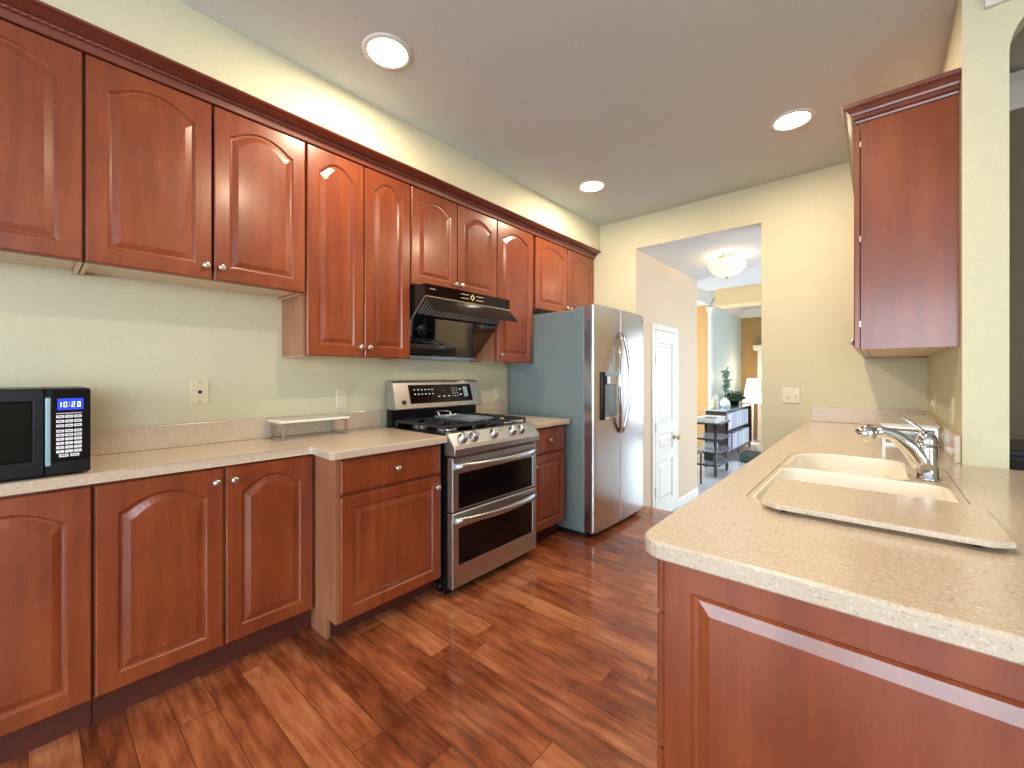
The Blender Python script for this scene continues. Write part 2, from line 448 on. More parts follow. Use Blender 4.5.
# pilaster with a stepped capital at the corner of the ochre wall
pm = MB(); pm.box(-2.55, -2.49, 8.86, 8.98, HZ, 2.48); pm.box(-2.56, -2.47, 8.84, 9.0, 2.48, 2.54); pm.box(-2.57, -2.44, 8.81, 9.03, 2.54, 2.60)
struct(pm.build('trim_5', M['trim']))
def crown_run(name, fn, a, b, s_=1.0, top=2.85):
    prof = [(0, top), (0.12*s_, top), (0.12*s_, top-0.02), (0.09*s_, top-0.06), (0.03*s_, top-0.16*s_), (0.015, top-0.2*s_), (0, top-0.2*s_)]
    return struct(MB().prism(prof, fn, a, b).build(name, M['trim']))
crown_run('trim_6', lambda p, q, t: (-2.54+p, t, q), 9.0, 11.5)
crown_run('trim_7', lambda p, q, t: (t, 11.5-p, q), -2.54, 3.0)
crown_run('trim_8', lambda p, q, t: (t, 8.9-p, q), -4.4, -2.54)
# white cornice arm seen over the end of the hall wall
crown_run('trim_9', lambda p, q, t: (-2.54+p, t, q), 6.83, 8.9, 1.0, 2.85)
# hall baseboard
bp_ = [(0, HZ), (0.016, HZ), (0.016, HZ+0.075), (0.008, HZ+0.09), (0, HZ+0.09)]
struct(MB().prism(bp_, lambda p, q, t: (XOL+p, t, q), 4.955, 5.667).build('baseboard_hall', M['trim']))
# white three-panel door in the hall wall
d1 = bpy.data.objects.new('door_1', None); COL.objects.link(d1); d1.location = (XOL, 4.58, HZ); struct(d1)
F = lft(XOL)
cs = MB()
cs.box(XOL, XOL+0.018, 4.209, 4.275, HZ, 1.797, bevel=0.004); cs.box(XOL, XOL+0.018, 4.885, 4.951, HZ, 1.797, bevel=0.004)
cs.box(XOL, XOL+0.018, 4.275, 4.885, 1.735, 1.797, bevel=0.004)
cs.build('door_casing', M['trim'], d1)
def multi_panel(F, u0, u1, v0, v1, cells, th, base):
    mb = MB(); us = sorted({u0, u1, *[c[0] for c in cells], *[c[1] for c in cells]})
    vs = sorted({v0, v1, *[c[2] for c in cells], *[c[3] for c in cells]})
    for i in range(len(us)-1):
        for j in range(len(vs)-1):
            a, b, c, d = us[i], us[i+1], vs[j], vs[j+1]
            cell = any(abs(a-e[0]) < 1e-6 and abs(b-e[1]) < 1e-6 and abs(c-e[2]) < 1e-6 and abs(d-e[3]) < 1e-6 for e in cells)
            R = lambda k: [(a+k, c+k), (b-k, c+k), (b-k, d-k), (a+k, d-k)]
            seq = [(R(0), base+th)]
            if cell: seq += [(R(0.010), base+th-0.016), (R(0.022), base+th-0.016), (R(0.055), base+th-0.003)]
            mb.loops([[F(u, v, w_) for u, v in L] for L, w_ in seq], close_first=False)
    R = [(u0, v0), (u1, v0), (u1, v1), (u0, v1)]
    mb.loops([[F(u, v, w_) for u, v in R] for w_ in (base, base+th)], close_last=False)
    bmesh.ops.remove_doubles(mb.bm, verts=mb.bm.verts, dist=1e-5)
    return mb
slab = multi_panel(F, 4.28, 4.88, HZ+0.01, 1.73, [(4.37, 4.77, 0.74, 1.60), (4.37, 4.77, 0.44, 0.62), (4.37, 4.77, -0.10, 0.33)], 0.018, 0.0)
ds = slab.build('door_slab', M['trim'], d1)
kb = MB().lathe([(0.026, 0), (0.026, 0.006), (0.01, 0.01), (0.01, 0.035), (0.024, 0.042), (0.028, 0.055), (0.02, 0.068), (0.004, 0.071)], (XOL+0.018, 4.80, 0.555), (1, 0, 0), 18).build('door_knob', M['brass'], d1)
for z in (1.38, 0.66, -0.02): bx('hinge', M['steel'], d1, XOL+0.018, XOL+0.026, 4.27, 4.292, z, z+0.10)

# soffit above the left cabinets
struct(MB().box(XW, -2.150, -3.6, YB, 2.522, ZC).build('ceiling_soffit', M['wall']))

# ------------------------------------------------------------------ cabinets
def upper_unit(name, label, y0, y1, z0, z1, doors, knobs, rise=0.055, cat='kitchen cabinet', side='L', rail=None):
    """wall cabinet on the left wall; doors = list of (u0,u1)"""
    g = 0.0015
    t = thing(name, label, cat, (XW+0.16, (y0+y1)/2, z0))
    xf = XF-0.022
    c = MB(); y0 += g; y1 -= g
    for a_ in (y0, y1-0.016): bx('side_panel', M['cherry_side'], t, XW+0.002, xf-0.0195, a_, a_+0.016, z0, 2.46)
    c.box(xf-0.019, xf, y0, y0+0.016, z0, 2.46); c.box(xf-0.019, xf, y1-0.016, y1, z0, 2.46)
    c.box(XW+0.002, xf-0.0195, y0+0.016, y1-0.016, 2.44, 2.46); c.box(XW+0.002, XW+0.01, y0+0.016, y1-0.016, z0+0.02, 2.44)
    # face frame
    c.box(xf-0.019, xf+0.0, y0+0.016, y0+0.04, z0, 2.46); c.box(xf-0.019, xf, y1-0.04, y1-0.016, z0, 2.46)
    c.box(xf-0.019, xf, y0+0.04, y1-0.04, z0, z0+0.035); c.box(xf-0.019, xf, y0+0.04, y1-0.04, 2.425, 2.46)
    c.build('carcass', M['cherry'], t)
    b = MB(); b.box(XW+0.01, xf-0.019, y0+0.016, y1-0.016, z0+0.012, z0+0.026)
    b.box(XW+0.01, xf-0.019, y0+0.001, y0+0.0155, z0-0.003, z0-0.0005); b.box(XW+0.01, xf-0.019, y1-0.0155, y1-0.001, z0-0.003, z0-0.0005)
    b.build('bottom_panel', M['maple'], t)['label'] = 'pale unfinished bottom panel'
    for (u0, u1), ku in zip(doors, knobs):
        d = door_mesh(lft(xf+0.001), u0, u1, z0+0.002, z1, rise=rise).build('door', M['cherry'], t)
        if ku is not None: knob(lft(xf+0.001), ku, z0+0.055, 0.02, d)['label'] = 'round satin nickel knob'
    return t
ZT = 2.452
upper_unit('upper_cabinet', 'cherry wall cabinet over the microwave, cut by the left edge of the picture', -0.66, 0.137, 1.68, ZT, [(-0.655, -0.262), (-0.257, 0.131)], [None, -0.225])
upper_unit('upper_cabinet', 'cherry wall cabinet with two arched doors above the bare stretch of counter', 0.137, 0.937, 1.68, ZT, [(0.141, 0.5325), (0.5415, 0.933)], [0.508, 0.566])
upper_unit('upper_cabinet', 'tall cherry wall cabinet with two narrow arched doors left of the range hood', 0.937, 1.58, 1.36, ZT, [(0.944, 1.2595), (1.2665, 1.575)], [1.237, 1.290], rise=0.06)
upper_unit('upper_cabinet', 'short cherry wall cabinet with two arched doors directly above the range hood', 1.58, 2.377, 1.832, ZT, [(1.588, 1.968), (1.977, 2.372)], [1.944, 2.000])
upper_unit('upper_cabinet', 'tall single-door cherry wall cabinet between range hood and refrigerator', 2.377, 2.824, 1.36, ZT, [(2.383, 2.819)], [2.410], rise=0.06)
upper_unit('upper_cabinet', 'short cherry wall cabinet with two arched doors above the refrigerator', 2.824, 3.846, 1.832, ZT, [(2.860, 3.35), (3.362, 3.84)], [3.325, 3.387])

# crown moulding along the top of the left wall cabinets
cm = thing('crown_molding', 'dark cherry crown molding with rope bead along the left wall cabinets', 'molding', (XF, 1.6, 2.43))
xc = XF-0.022
prof = [(xc+0.0235, 2.4615), (xc+0.0235, 2.4535), (xc+0.028, 2.4535), (xc+0.031, 2.457), (xc+0.034, 2.480), (xc+0.038, 2.483), (xc+0.040, 2.496), (xc+0.050, 2.500), (xc+0.068, 2.505), (xc+0.086, 2.511), (xc+0.100, 2.514), (xc+0.104, 2.5215), (xc, 2.5215), (xc-0.05, 2.5215), (xc-0.05, 2.4615)]
MB().prism(prof, lambda p, q, t: (p, t, q), -0.66, YB-0.001).build('molding_profile', M['cherry_crown'], cm)
rb = MB(); L = []
n = 900; ya, yb_ = -0.66, YB-0.002
for i in range(n+1):
    y = ya+(yb_-ya)*i/n; ring = []
    for k in range(8):
        a = 2*PI*k/8; tw = y/0.011*2*PI/2
        r = 0.0072*(1+0.30*math.cos(2*(a-tw*0.5)))
        ring.append((xc+0.042+r*math.cos(a), y, 2.489+r*math.sin(a)))
    L.append(ring)
rb.loops(L, smooth=True); rb.build('rope_bead', M['cherry_crown'], cm)

def base_unit(name, label, xf, y0, y1, doors, drawers, knobs, rise=0.055, dz=(0.115, 0.862), side=False, toe=0.03, xwall=XW):
    g = 0.0015; y0 += g; y1 -= g
    t = thing(name, label, 'kitchen cabinet', ((xf+xwall)/2, (y0+y1)/2, 0))
    xb = xf-0.022
    c = MB()
    if side:
        c.prism([(xwall+0.002, 0.0), (xb-toe, 0.0), (xb-toe, 0.105), (xb, 0.105), (xb, 0.875), (xwall+0.002, 0.875)], lambda p, q, s_: (p, s_, q), y0, y0+0.018)
        c.build('side_panel', M['cherry_side'], t)['label'] = 'paler cherry end panel'
        c = MB(); ys = y0+0.0185
    else: ys = y0
    c.box(xwall+0.002, xb, ys, y1, 0.105, 0.875)
    c.build('carcass', M['cherry'], t)
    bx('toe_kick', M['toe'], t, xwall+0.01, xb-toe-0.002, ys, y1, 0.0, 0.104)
    for (u0, u1, v0, v1), ku in zip(doors, knobs):
        d = door_mesh(lft(xb+0.001), u0, u1, v0, v1, rise=rise).build('door', M['cherry'], t)
        if ku: knob(lft(xb+0.001), ku[0], ku[1], 0.02, d)['label'] = 'round satin nickel knob'
    for (u0, u1, v0, v1) in drawers:
        d = slab_mesh(lft(xb+0.001), u0, u1, v0, v1).build('drawer_front', M['cherry'], t)
        knob(lft(xb+0.001), (u0+u1)/2, (v0+v1)/2, 0.02, d)['label'] = 'round satin nickel knob'
    return t
XA, XB, YAB = -2.0753, -1.8267, 0.8916
base_unit('base_cabinet', 'shallow cherry base cabinet under the microwave, cut by the left edge of the picture', XA-0.010, -0.66, 0.151, [(-0.65, -0.258, 0.115, 0.866), (-0.252, 0.146, 0.115, 0.866)], [], [(-0.29, 0.79), None])
base_unit('base_cabinet', 'shallow cherry base cabinet with a pair of arched doors beside the counter jog', XA-0.010, 0.151, 0.9275, [(0.156, 0.5425, 0.115, 0.866), (0.552, 0.9155, 0.115, 0.866)], [], [(0.515, 0.81), (0.58, 0.81)])
base_unit('base_cabinet', 'deep cherry base cabinet with one drawer and flat-topped door left of the range', XB-0.034, 0.928, 1.545, [(0.945, 1.532, 0.115, 0.69)], [(0.945, 1.532, 0.705, 0.862)], [(1.497, 0.63)], rise=0.0, side=True, toe=0.095)
base_unit('base_cabinet', 'narrow cherry base cabinet with a drawer between range and refrigerator', XB-0.034, 2.338, 2.79, [(2.352, 2.775, 0.115, 0.665)], [(2.352, 2.775, 0.68, 0.862)], [(2.38, 0.60)], rise=0.0, toe=0.06)

# ------------------------------------------------------------------ countertops
def plan(p, q, t): return (p, q, t)
ZA, ZB = 0.8765, 0.914
ct = thing('countertop', 'speckled beige countertop with a jogged front edge left of the range', 'countertop', (-2.3, 0.5, ZA))
r_ = 0.012
poly = [(XW+0.001, -0.66), (XA, -0.66), (XA, 0.890), (XA+0.014, 0.904), (XB-0.020, 0.880), (XB-0.006, 0.884), (XB, 0.898), (XB, 1.547), (XW+0.001, 1.547)]
MB().prism(poly, plan, ZA, ZB, bevel=0.004).build('slab', M['counter'], ct)
bx('backsplash', M['counter'], ct, XW+0.001, XW+0.02, -0.66, 1.547, ZB+0.0005, 1.024, bevel=0.003)
ct = thing('countertop', 'short speckled beige countertop between range and refrigerator', 'countertop', (-2.2, 2.56, ZA))
MB().prism([(XW+0.001, 2.327), (XB, 2.327), (XB, 2.792), (XW+0.001, 2.792)], plan, ZA, ZB, bevel=0.004).build('slab', M['counter'], ct)
bx('backsplash', M['counter'], ct, XW+0.001, XW+0.02, 2.327, 2.808, ZB+0.0005, 1.024, bevel=0.003)

def rrect(x0, x1, y0, y1, rs, n=6):
    """ccw from lower left; rs radii for LL, LR, UR, UL"""
    out = []
    for (cx, cy, a0), r in zip([(x0, y0, PI), (x1, y0, 1.5*PI), (x1, y1, 0), (x0, y1, 0.5*PI)], rs):
        sx = 1 if cx == x0 else -1; sy = 1 if cy == y0 else -1
        for i in range(n+1):
            a = a0+PI/2*i/n
            out.append((cx+sx*r+r*math.cos(a), cy+sy*r+r*math.sin(a)))
    return out
XR, XRW, YP, YWE = -0.39, 0.243, 0.8527, 2.354
SX0, SX1, SY0, SY1 = -0.285, 0.185, 1.27, 2.31
pc = thing('countertop', 'speckled beige peninsula countertop with a rounded corner and inset sink', 'countertop', (0.0, 2.0, ZA))
top = MB()
# main slab with the sink opening: outer loop of the wide part, inner loop of the opening
XE = 0.62
outer = rrect(XR, XE, YP, YWE, (0.055, 0.02, 0.001, 0.001))
hole = rrect(SX0, SX1, SY0, SY1, (0.10, 0.10, 0.16, 0.16))
def z_(L, z): return [(p, q, z) for p, q in L]
def ins_(L, d, x0=XR, x1=XE, y0=YP, y1=YWE):
    cx, cy = (x0+x1)/2, (y0+y1)/2
    return [(cx+(p-cx)*(1-2*d/(x1-x0)), cy+(q-cy)*(1-2*d/(y1-y0))) for p, q in L]
top.loops([z_(hole, ZA), z_(ins_(outer, 0.004), ZA), z_(outer, ZA+0.004), z_(outer, ZB-0.006), z_(ins_(outer, 0.002), ZB-0.002), z_(ins_(outer, 0.006), ZB), z_(hole, ZB), z_(hole, ZA)], close_first=False, close_last=False)
top.build('slab', M['counter'], pc)
MB().prism([(XR, YWE-0.006), (XRW-0.001, YWE-0.006), (XRW-0.001, YB-0.001), (XR, YB-0.001)], plan, ZA, ZB, bevel=0.001).build('slab', M['counter'], pc)
b = MB(); b.box(XR+0.012, XRW-0.02, YB-0.02, YB-0.001, ZB+0.0005, 1.024, bevel=0.003); b.box(XRW-0.02, XRW-0.001, YWE+0.01, YB-0.001, ZB+0.0005, 1.024, bevel=0.003)
b.build('backsplash', M['counter'], pc)

# ------------------------------------------------------------------ peninsula base cabinets
PX = -0.342
def pen_unit(label, y0, y1, fronts, end=False):
    t = thing('base_cabinet', label, 'kitchen cabinet', (0.0, (y0+y1)/2, 0))
    x1 = 0.56 if y1 < 2.36 else 0.235
    bx('carcass', M['cherry'], t, PX+0.002, x1, y0+0.022 if end else y0, y0+0.05 if end else y0+0.02, 0.105, 0.875)
    bx('carcass', M['cherry'], t, PX+0.002, PX+0.03, y0+0.05 if end else y0+0.02, y1, 0.105, 0.875)
    bx('carcass', M['cherry'], t, PX+0.03, x1, y1-0.018, y1, 0.105, 0.875)
    bx('carcass', M['cherry'], t, x1-0.018, x1, y0+0.05, y1-0.018, 0.105, 0.875)
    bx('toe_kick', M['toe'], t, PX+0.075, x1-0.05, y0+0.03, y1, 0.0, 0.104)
    if end:
        door_mesh(fro(y0+0.0215), PX, 0.56, 0.0, 0.874, rise=0.0, st=0.056, rt=0.055, rb=0.11, th=0.0215).build('end_panel', M['cherry'], t)
    for kind, u0, u1, v0, v1 in fronts:
        if kind == 'drawer':
            d = slab_mesh(rgt(PX+0.001), u0, u1, v0, v1, 0.018).build('drawer_front', M['cherry'], t)
            knob(rgt(PX+0.001), (u0+u1)/2, (v0+v1)/2, 0.018, d)['label'] = 'round satin nickel knob'
        else:
            d = door_mesh(rgt(PX+0.001), u0, u1, v0, v1, rise=0.0, th=0.018).build('door', M['cherry'], t)
            knob(rgt(PX+0.001), u1-0.03, v1-0.06, 0.018, d)['label'] = 'round satin nickel knob'
    return t
pen_unit('cherry peninsula cabinet whose large raised end panel faces the viewer below the rounded counter corner', 0.876, 1.30, [('drawer', 0.884, 1.294, 0.758, 0.866), ('drawer', 0.884, 1.294, 0.470, 0.751), ('drawer', 0.884, 1.294, 0.115, 0.463)], end=True)
pen_unit('cherry sink base cabinet in the peninsula below the sink', 1.302, 2.352, [('door', 1.31, 1.822, 0.115, 0.866), ('door', 1.83, 2.345, 0.115, 0.866)])
pen_unit('cherry base cabinet along the right wall beyond the sink', 2.354, 3.84, [('door', 2.36, 2.845, 0.115, 0.866), ('door', 2.853, 3.34, 0.115, 0.866), ('door', 3.348, 3.83, 0.115, 0.866)])

# ------------------------------------------------------------------ right wall cabinet
rc = thing('upper_cabinet', 'cherry wall cabinet hanging on the right wall, its plain side facing the viewer', 'kitchen cabinet', (0.1, 3.1, 1.37))
RX = -0.058; RY0, RY1 = 2.42, 3.84; RZ = 1.372
c = MB(); c.box(RX, XRW-0.001, RY0, RY0+0.016, RZ, 2.43); c.box(RX, XRW-0.001, RY1-0.016, RY1, RZ, 2.43)
c.box(RX, RX+0.019, RY0+0.016, RY1-0.016, RZ, RZ+0.035); c.box(RX, RX+0.019, RY0+0.016, RY1-0.016, 2.39, 2.43); c.box(RX+0.019, XRW-0.001, RY0+0.016, RY1-0.016, 2.41, 2.43)
c.box(RX, RX+0.019, RY0+0.016, RY0+0.05, RZ+0.035, 2.39); c.box(RX, RX+0.019, RY1-0.05, RY1-0.016, RZ+0.035, 2.39)
c.build('carcass', M['cherry'], rc)
bx('bottom_panel', M['maple'], rc, RX+0.019, XRW-0.002, RY0+0.016, RY1-0.016, RZ+0.008, RZ+0.022, label='pale unfinished bottom panel')
nd = 3; wd = (RY1-RY0-0.012)/nd
for i in range(nd):
    u0 = RY0+0.004+i*(wd+0.002); u1 = u0+wd-0.002
    d = door_mesh(rgt(RX-0.004), u0, u1, RZ+0.004, 2.370, rise=0.055, th=0.02).build('door', M['cherry'], rc)
    knob(rgt(RX-0.004), u1-0.03 if i == 0 else u0+0.03, RZ+0.06, 0.02, d)['label'] = 'small round nickel knob'
    if i == 0:
        for z in (RZ+0.10, 1.85, 2.27): bx('hinge', M['nickel'], d, RX-0.004, RX, u0+0.002, u0+0.02, z, z+0.025)
rm = MB()
pr = [(0.0005, 2.372), (0.010, 2.372), (0.012, 2.380), (0.022, 2.384), (0.022, 2.398), (0.028, 2.402), (0.030, 2.410), (0.044, 2.424), (0.052, 2.428), (0.056, 2.430), (0.058, 2.446), (0.0005, 2.446)]
# mitred L: near side (facing camera) then aisle side
LL = []
def ring(fn): return [fn(p, q) for p, q in pr]
LL = [ring(lambda p, q: (XRW-0.002, RY0-p, q)), ring(lambda p, q: (RX-p-0.006, RY0-p, q)), ring(lambda p, q: (RX-p-0.006, YB-0.002, q))]
rm.loops(LL)
rm.build('crown_molding', M['cherry_crown'], rc)

# ------------------------------------------------------------------ range
RY_0, RY_1 = 1.553, 2.318
rg = thing('range', 'stainless steel gas range with double oven between the left base cabinets', 'range', (-2.15, 1.93, 0))
FX = -1.79
bx('body', M['black_matte'], rg, -2.50, FX-0.042, RY_0, RY_1, 0.05, 0.895, bevel=0.004, label='dark painted side body')
bx('cooktop', M['black_gloss'], rg, -2.455, FX-0.055, RY_0-0.004, RY_1+0.004, 0.8955, 0.921, bevel=0.004, label='glossy black cooktop')
pp = [(-1.862, 0.922), (-1.850, 0.928), (-1.832, 0.924), (-1.774, 0.862), (-1.764, 0.842), (-1.766, 0.812), (-1.776, 0.800), (-1.862, 0.800)]
cpn = MB().prism(pp, lambda p, q, t: (p, t, q), RY_0-0.002, RY_1+0.002, bevel=0.006, seg=2).build('control_panel', M['steel'], rg)
axn = Vector((0.73, 0, 0.683))
for y in (1.640, 1.728, 1.900, 2.076, 2.165):
    c = Vector((-1.803, y, 0.893))
    k = MB().lathe([(0.031, -0.004), (0.031, 0.006), (0.027, 0.009), (0.0265, 0.028), (0.023, 0.032), (0.004, 0.033)], c, axn, 24).build('knob', M['steel'], rg)
    sd = Vector((0, 1, 0)); up = axn.normalized().cross(sd)
    gm = Matrix.Translation(c+axn.normalized()*0.033) @ Matrix(((up.x, sd.x, axn.x, 0), (up.y, sd.y, axn.y, 0), (up.z, sd.z, axn.z, 0), (0, 0, 0, 1)))
    MB().box(-0.021, 0.021, -0.005, 0.005, -0.004, 0.010, bevel=0.003, mat=gm).build('grip', M['steel'], k)
def oven_door(z0, z1, w0, w1, hz, hb):
    d = MB()
    y0, y1 = RY_0, RY_1; a0, a1 = 1.598, RY_1-0.045
    F = lft(FX-0.04)
    R = lambda p0, p1, q0, q1: [(p0, q0), (p1, q0), (p1, q1), (p0, q1)]
    seq = [(R(y0, y1, z0, z1), 0), (R(y0, y1, z0, z1), 0.035), (R(y0+0.005, y1-0.005, z0+0.005, z1-0.005), 0.04), (R(a0, a1, w0, w1), 0.04), (R(a0+0.003, a1-0.003, w0+0.003, w1-0.003), 0.034)]
    d.loops([[F(u, v, w_) for u, v in L] for L, w_ in seq])
    do = d.build('oven_door', M['steel'], rg)
    bx('window', M['black_gloss'], do, FX-0.0058, FX-0.002, a0+0.003, a1-0.003, w0+0.003, w1-0.003, label='black glass window')
    n = 16; P = []
    for i in range(n+1):
        t = i/n; P.append((FX+0.006+hb*(1-(2*t-1)**2)**0.8, y0+0.02+(y1-y0-0.04)*t, hz-0.006*(1-(2*t-1)**2)))
    hm = MB().tube(P, 0.019, 12, flat=(0.55, 1.0))
    h = hm.build('handle', M['steel'], do); h['label'] = 'bowed steel handle'
    return do
oven_door(0.487, 0.792, 0.498, 0.700, 0.742, 0.052)
oven_door(0.055, 0.478, 0.178, 0.392, 0.436, 0.052)
# backguard
bx('riser', M['black_matte'], rg, -2.45, -2.39, RY_0+0.004, RY_1-0.004, 0.9215, 1.0275, label='black riser behind the burners')
bk = MB().prism([(-2.45, 1.032), (-2.335, 1.028), (-2.322, 1.036), (-2.372, 1.205), (-2.382, 1.216), (-2.405, 1.222), (-2.45, 1.222)], lambda p, q, t: (p, t, q), RY_0-0.004, RY_1+0.004, bevel=0.005).build('backguard', M['steel'], rg)
def on_back(y, z, off): # point on the tilted front of the backguard
    return Vector((-2.322 - (z-1.036)*(0.050/0.169) + off, y, z))
def back_plate(mb, y0, y1, z0, z1, o0, o1):
    L = lambda o: [on_back(y0, z0, o), on_back(y1, z0, o), on_back(y1, z1, o), on_back(y0, z1, o)]
    return mb.loops([L(o0), L(o1)])
disp = back_plate(MB(), 1.662, 2.225, 1.066, 1.190, -0.002, 0.0015).build('display_panel', M['black_gloss'], bk)
def legend(*a): return back_plate(MB(), *a, 0.0015, 0.0022).build('touch_key', M['dot'], disp)
for r in (1.155, 1.125):
    for k in range(6): legend(1.70+k*0.030, 1.70+k*0.030+0.013, r, r+0.006)
for k in range(3): legend(1.90+k*0.045, 1.90+k*0.045+0.018, 1.105, 1.111)
for r in range(4):
    for k in range(3): legend(2.035+k*0.022, 2.035+k*0.022+0.007, 1.105+r*0.018, 1.110+r*0.018)
for r in (1.112, 1.150): legend(2.105, 2.122, r, r+0.008)
back_plate(MB(), 2.145, 2.185, 1.098, 1.172, 0.0015, 0.0022).build('timer_button', M['silver'], disp)['label'] = 'pale blue lit touch key'
back_plate(MB(), 1.935, 1.975, 1.140, 1.156, 0.0015, 0.0022).build('clock', M['ink'], disp)
eb = MB(); c0 = on_back(1.612, 1.075, 0.0005); eb.lathe([(0.017, 0), (0.017, 0.002), (0.013, 0.002), (0.013, 0.0005)], c0, (1, 0, 0.16), 20)
eb.build('emblem', M['ink'], bk)['label'] = 'small round maker emblem'
# burners, grates, griddle
for i, (x, y, r) in enumerate([(-1.985, 1.68, 0.045), (-2.25, 1.68, 0.036), (-1.985, 2.19, 0.045), (-2.25, 2.19, 0.034), (-2.13, 1.935, 0.05)]):
    bn = MB().lathe([(r+0.016, 0), (r+0.012, 0.010), (r, 0.013), (0.002, 0.013)], (x, y, 0.921), (0, 0, 1), 24).build('burner', M['alu'], rg)
    MB().lathe([(r, 0), (r, 0.007), (r-0.008, 0.010), (0.002, 0.010)], (x, y, 0.9342), (0, 0, 1), 24).build('burner_cap', M['iron'], bn)
def grate(y0, y1):
    mb = MB(); x0, x1 = -2.37, -1.875; z0, z1 = 0.948, 0.962; k = 0.012
    mb.box(x0, x1, y0, y0+k, z0, z1, bevel=0.003); mb.box(x0, x1, y1-k, y1, z0, z1, bevel=0.003)
    mb.box(x0, x0+k, y0+k, y1-k, z0, z1, bevel=0.003); mb.box(x1-k, x1, y0+k, y1-k, z0, z1, bevel=0.003)
    xm = (x0+x1)/2; mb.box(xm-k/2, xm+k/2, y0+k, y1-k, z0, z1, bevel=0.003)
    for cx in ((x0+xm)/2, (x1+xm)/2):
        cy = (y0+y1)/2
        mb.box(cx-k/2, cx+k/2, y0+k, cy-0.03, z0, z1+0.004, bevel=0.003); mb.box(cx-k/2, cx+k/2, cy+0.03, y1-k, z0, z1+0.004, bevel=0.003)
        mb.box(cx-0.12, cx-0.03, cy-k/2, cy+k/2, z0, z1+0.004, bevel=0.003); mb.box(cx+0.03, cx+0.12, cy-k/2, cy+k/2, z0, z1+0.004, bevel=0.003)
    for x in (x0+0.006, xm, x1-0.006):
        for y in (y0+0.006, y1-0.006): mb.cyl((x, y, 0.921), (x, y, 0.95), 0.008, 10)
    return mb.build('grate', M['iron'], rg)
grate(1.568, 1.803); grate(1.808, 2.063); grate(2.068, 2.303)
gd = thing('griddle', 'grey griddle plate with loop handle lying on the middle grate of the range', 'griddle', (-2.15, 1.935, 0.963))
mb = MB(); g0, g1, h0, h1 = -2.31, -1.93, 1.825, 2.046
R = lambda d: rrect(g0+d, g1-d, h0+d, h1-d, (0.02,)*4, 4)
mb.loops([[(p, q, 0.9635) for p, q in R(0.004)], [(p, q, 0.978) for p, q in R(0)], [(p, q, 0.978) for p, q in R(0.006)], [(p, q, 0.970) for p, q in R(0.012)]])
mb.build('plate', M['griddle'], gd)
def loop_handle(x, sgn, z):
    P = [(x, 1.885, 0.974), (x+sgn*0.02, 1.880, z), (x+sgn*0.055, 1.885, z+0.004), (x+sgn*0.062, 1.900, z+0.004), (x+sgn*0.062, 1.97, z+0.004), (x+sgn*0.055, 1.985, z+0.004), (x+sgn*0.02, 1.99, z), (x, 1.985, 0.974)]
    return MB().tube(P, 0.006, 8).build('handle', M['nickel'], gd)
loop_handle(g0+0.006, -1, 0.995)
bx('kick_plate', M['black_matte'], rg, -1.868, -1.862, RY_0+0.004, RY_1-0.004, 0.004, 0.0495)
for y in (RY_0+0.03, RY_1-0.03):
    for x in (-2.44, -1.93): MB().cyl((x, y, 0), (x, y, 0.0495), 0.018, 12).build('foot', M['black_matte'], rg)

# ------------------------------------------------------------------ range hood
hd = thing('range_hood', 'black slanted glass range hood with an open flap above the range', 'range hood', (-2.3, 1.98, 1.37))
HY0, HY1 = 1.592, 2.368
mb = MB()
mb.prism([(XW+0.002, 1.829), (-2.09, 1.820), (-2.085, 1.748), (-2.10, 1.745), (-2.215, 1.640), (-2.470, 1.402), (XW+0.002, 1.396)], lambda p, q, t: (p, t, q), HY0, HY1)
hb_ = mb.build('body', M['hood_glass'], hd)
bx('fascia', M['black_gloss'], hd, -2.0895, -2.0825, HY0, HY1, 1.746, 1.819, label='glossy black control strip')
bx('edge_trim', M['nickel'], hd, -2.090, -2.080, HY0, HY1, 1.740, 1.7455, label='thin silver trim line')
tm = MB().prism([(-2.094, 1.742), (-2.088, 1.738), (-2.262, 1.580), (-2.266, 1.586)], lambda p, q, t: (p, t, q), HY0-0.002, HY0+0.004).build('side_trim', M['nickel'], hd)
# open flap
fl = MB().prism([(-2.092, 1.736), (-2.084, 1.738), (-1.998, 1.652), (-2.003, 1.646)], lambda p, q, t: (p, t, q), HY0+0.004, HY1-0.004).build('flap', M['hood_glass'], hd)
# filter slot: louvre vanes between flap and slanted glass
vm = MB()
for i in range(30):
    y = HY0+0.03+i*0.0245
    vm.prism([(-2.112, 1.731), (-2.104, 1.725), (-2.196, 1.645), (-2.204, 1.651)], lambda p, q, t: (p, t, q), y, y+0.006)
vm.build('filter_grille', M['alu'], hd)['kind'] = 'stuff'
gl = MB().prism([(-2.214, 1.634), (-2.208, 1.628), (-2.462, 1.391), (-2.468, 1.397)], lambda p, q, t: (p, t, q), HY0+0.002, HY1-0.002).build('slanted_glass', M['mirror_black'], hd)
bx('drip_rail', M['silver'], hd, XW+0.002, -2.456, HY0, HY1, 1.372, 1.3945, label='pale drip rail')
yc = 1.985; zc_ = 1.783; xo = -2.082
def dia(r, x): return [(x, yc+r*math.cos(PI*k/2), zc_+1.1*r*math.sin(PI*k/2)) for k in range(4)]
MB().loops([dia(0.019, xo-0.0005), dia(0.019, xo+0.001), dia(0.013, xo+0.001), dia(0.013, xo-0.0005), dia(0.019, xo-0.0005)], close_first=False, close_last=False).build('touch_ring', M['legend_warm'], hd)
for s_ in (-1, 1):
    for dz in (0.013, -0.013): bx('touch_line', M['legend_warm'], hd, xo-0.0005, xo+0.0008, yc+s_*0.034, yc+s_*0.105, zc_+dz-0.0013, zc_+dz+0.0013)
bx('badge', M['alu'], hd, xo-0.0005, xo+0.001, HY0+0.03, HY0+0.075, 1.787, 1.793)

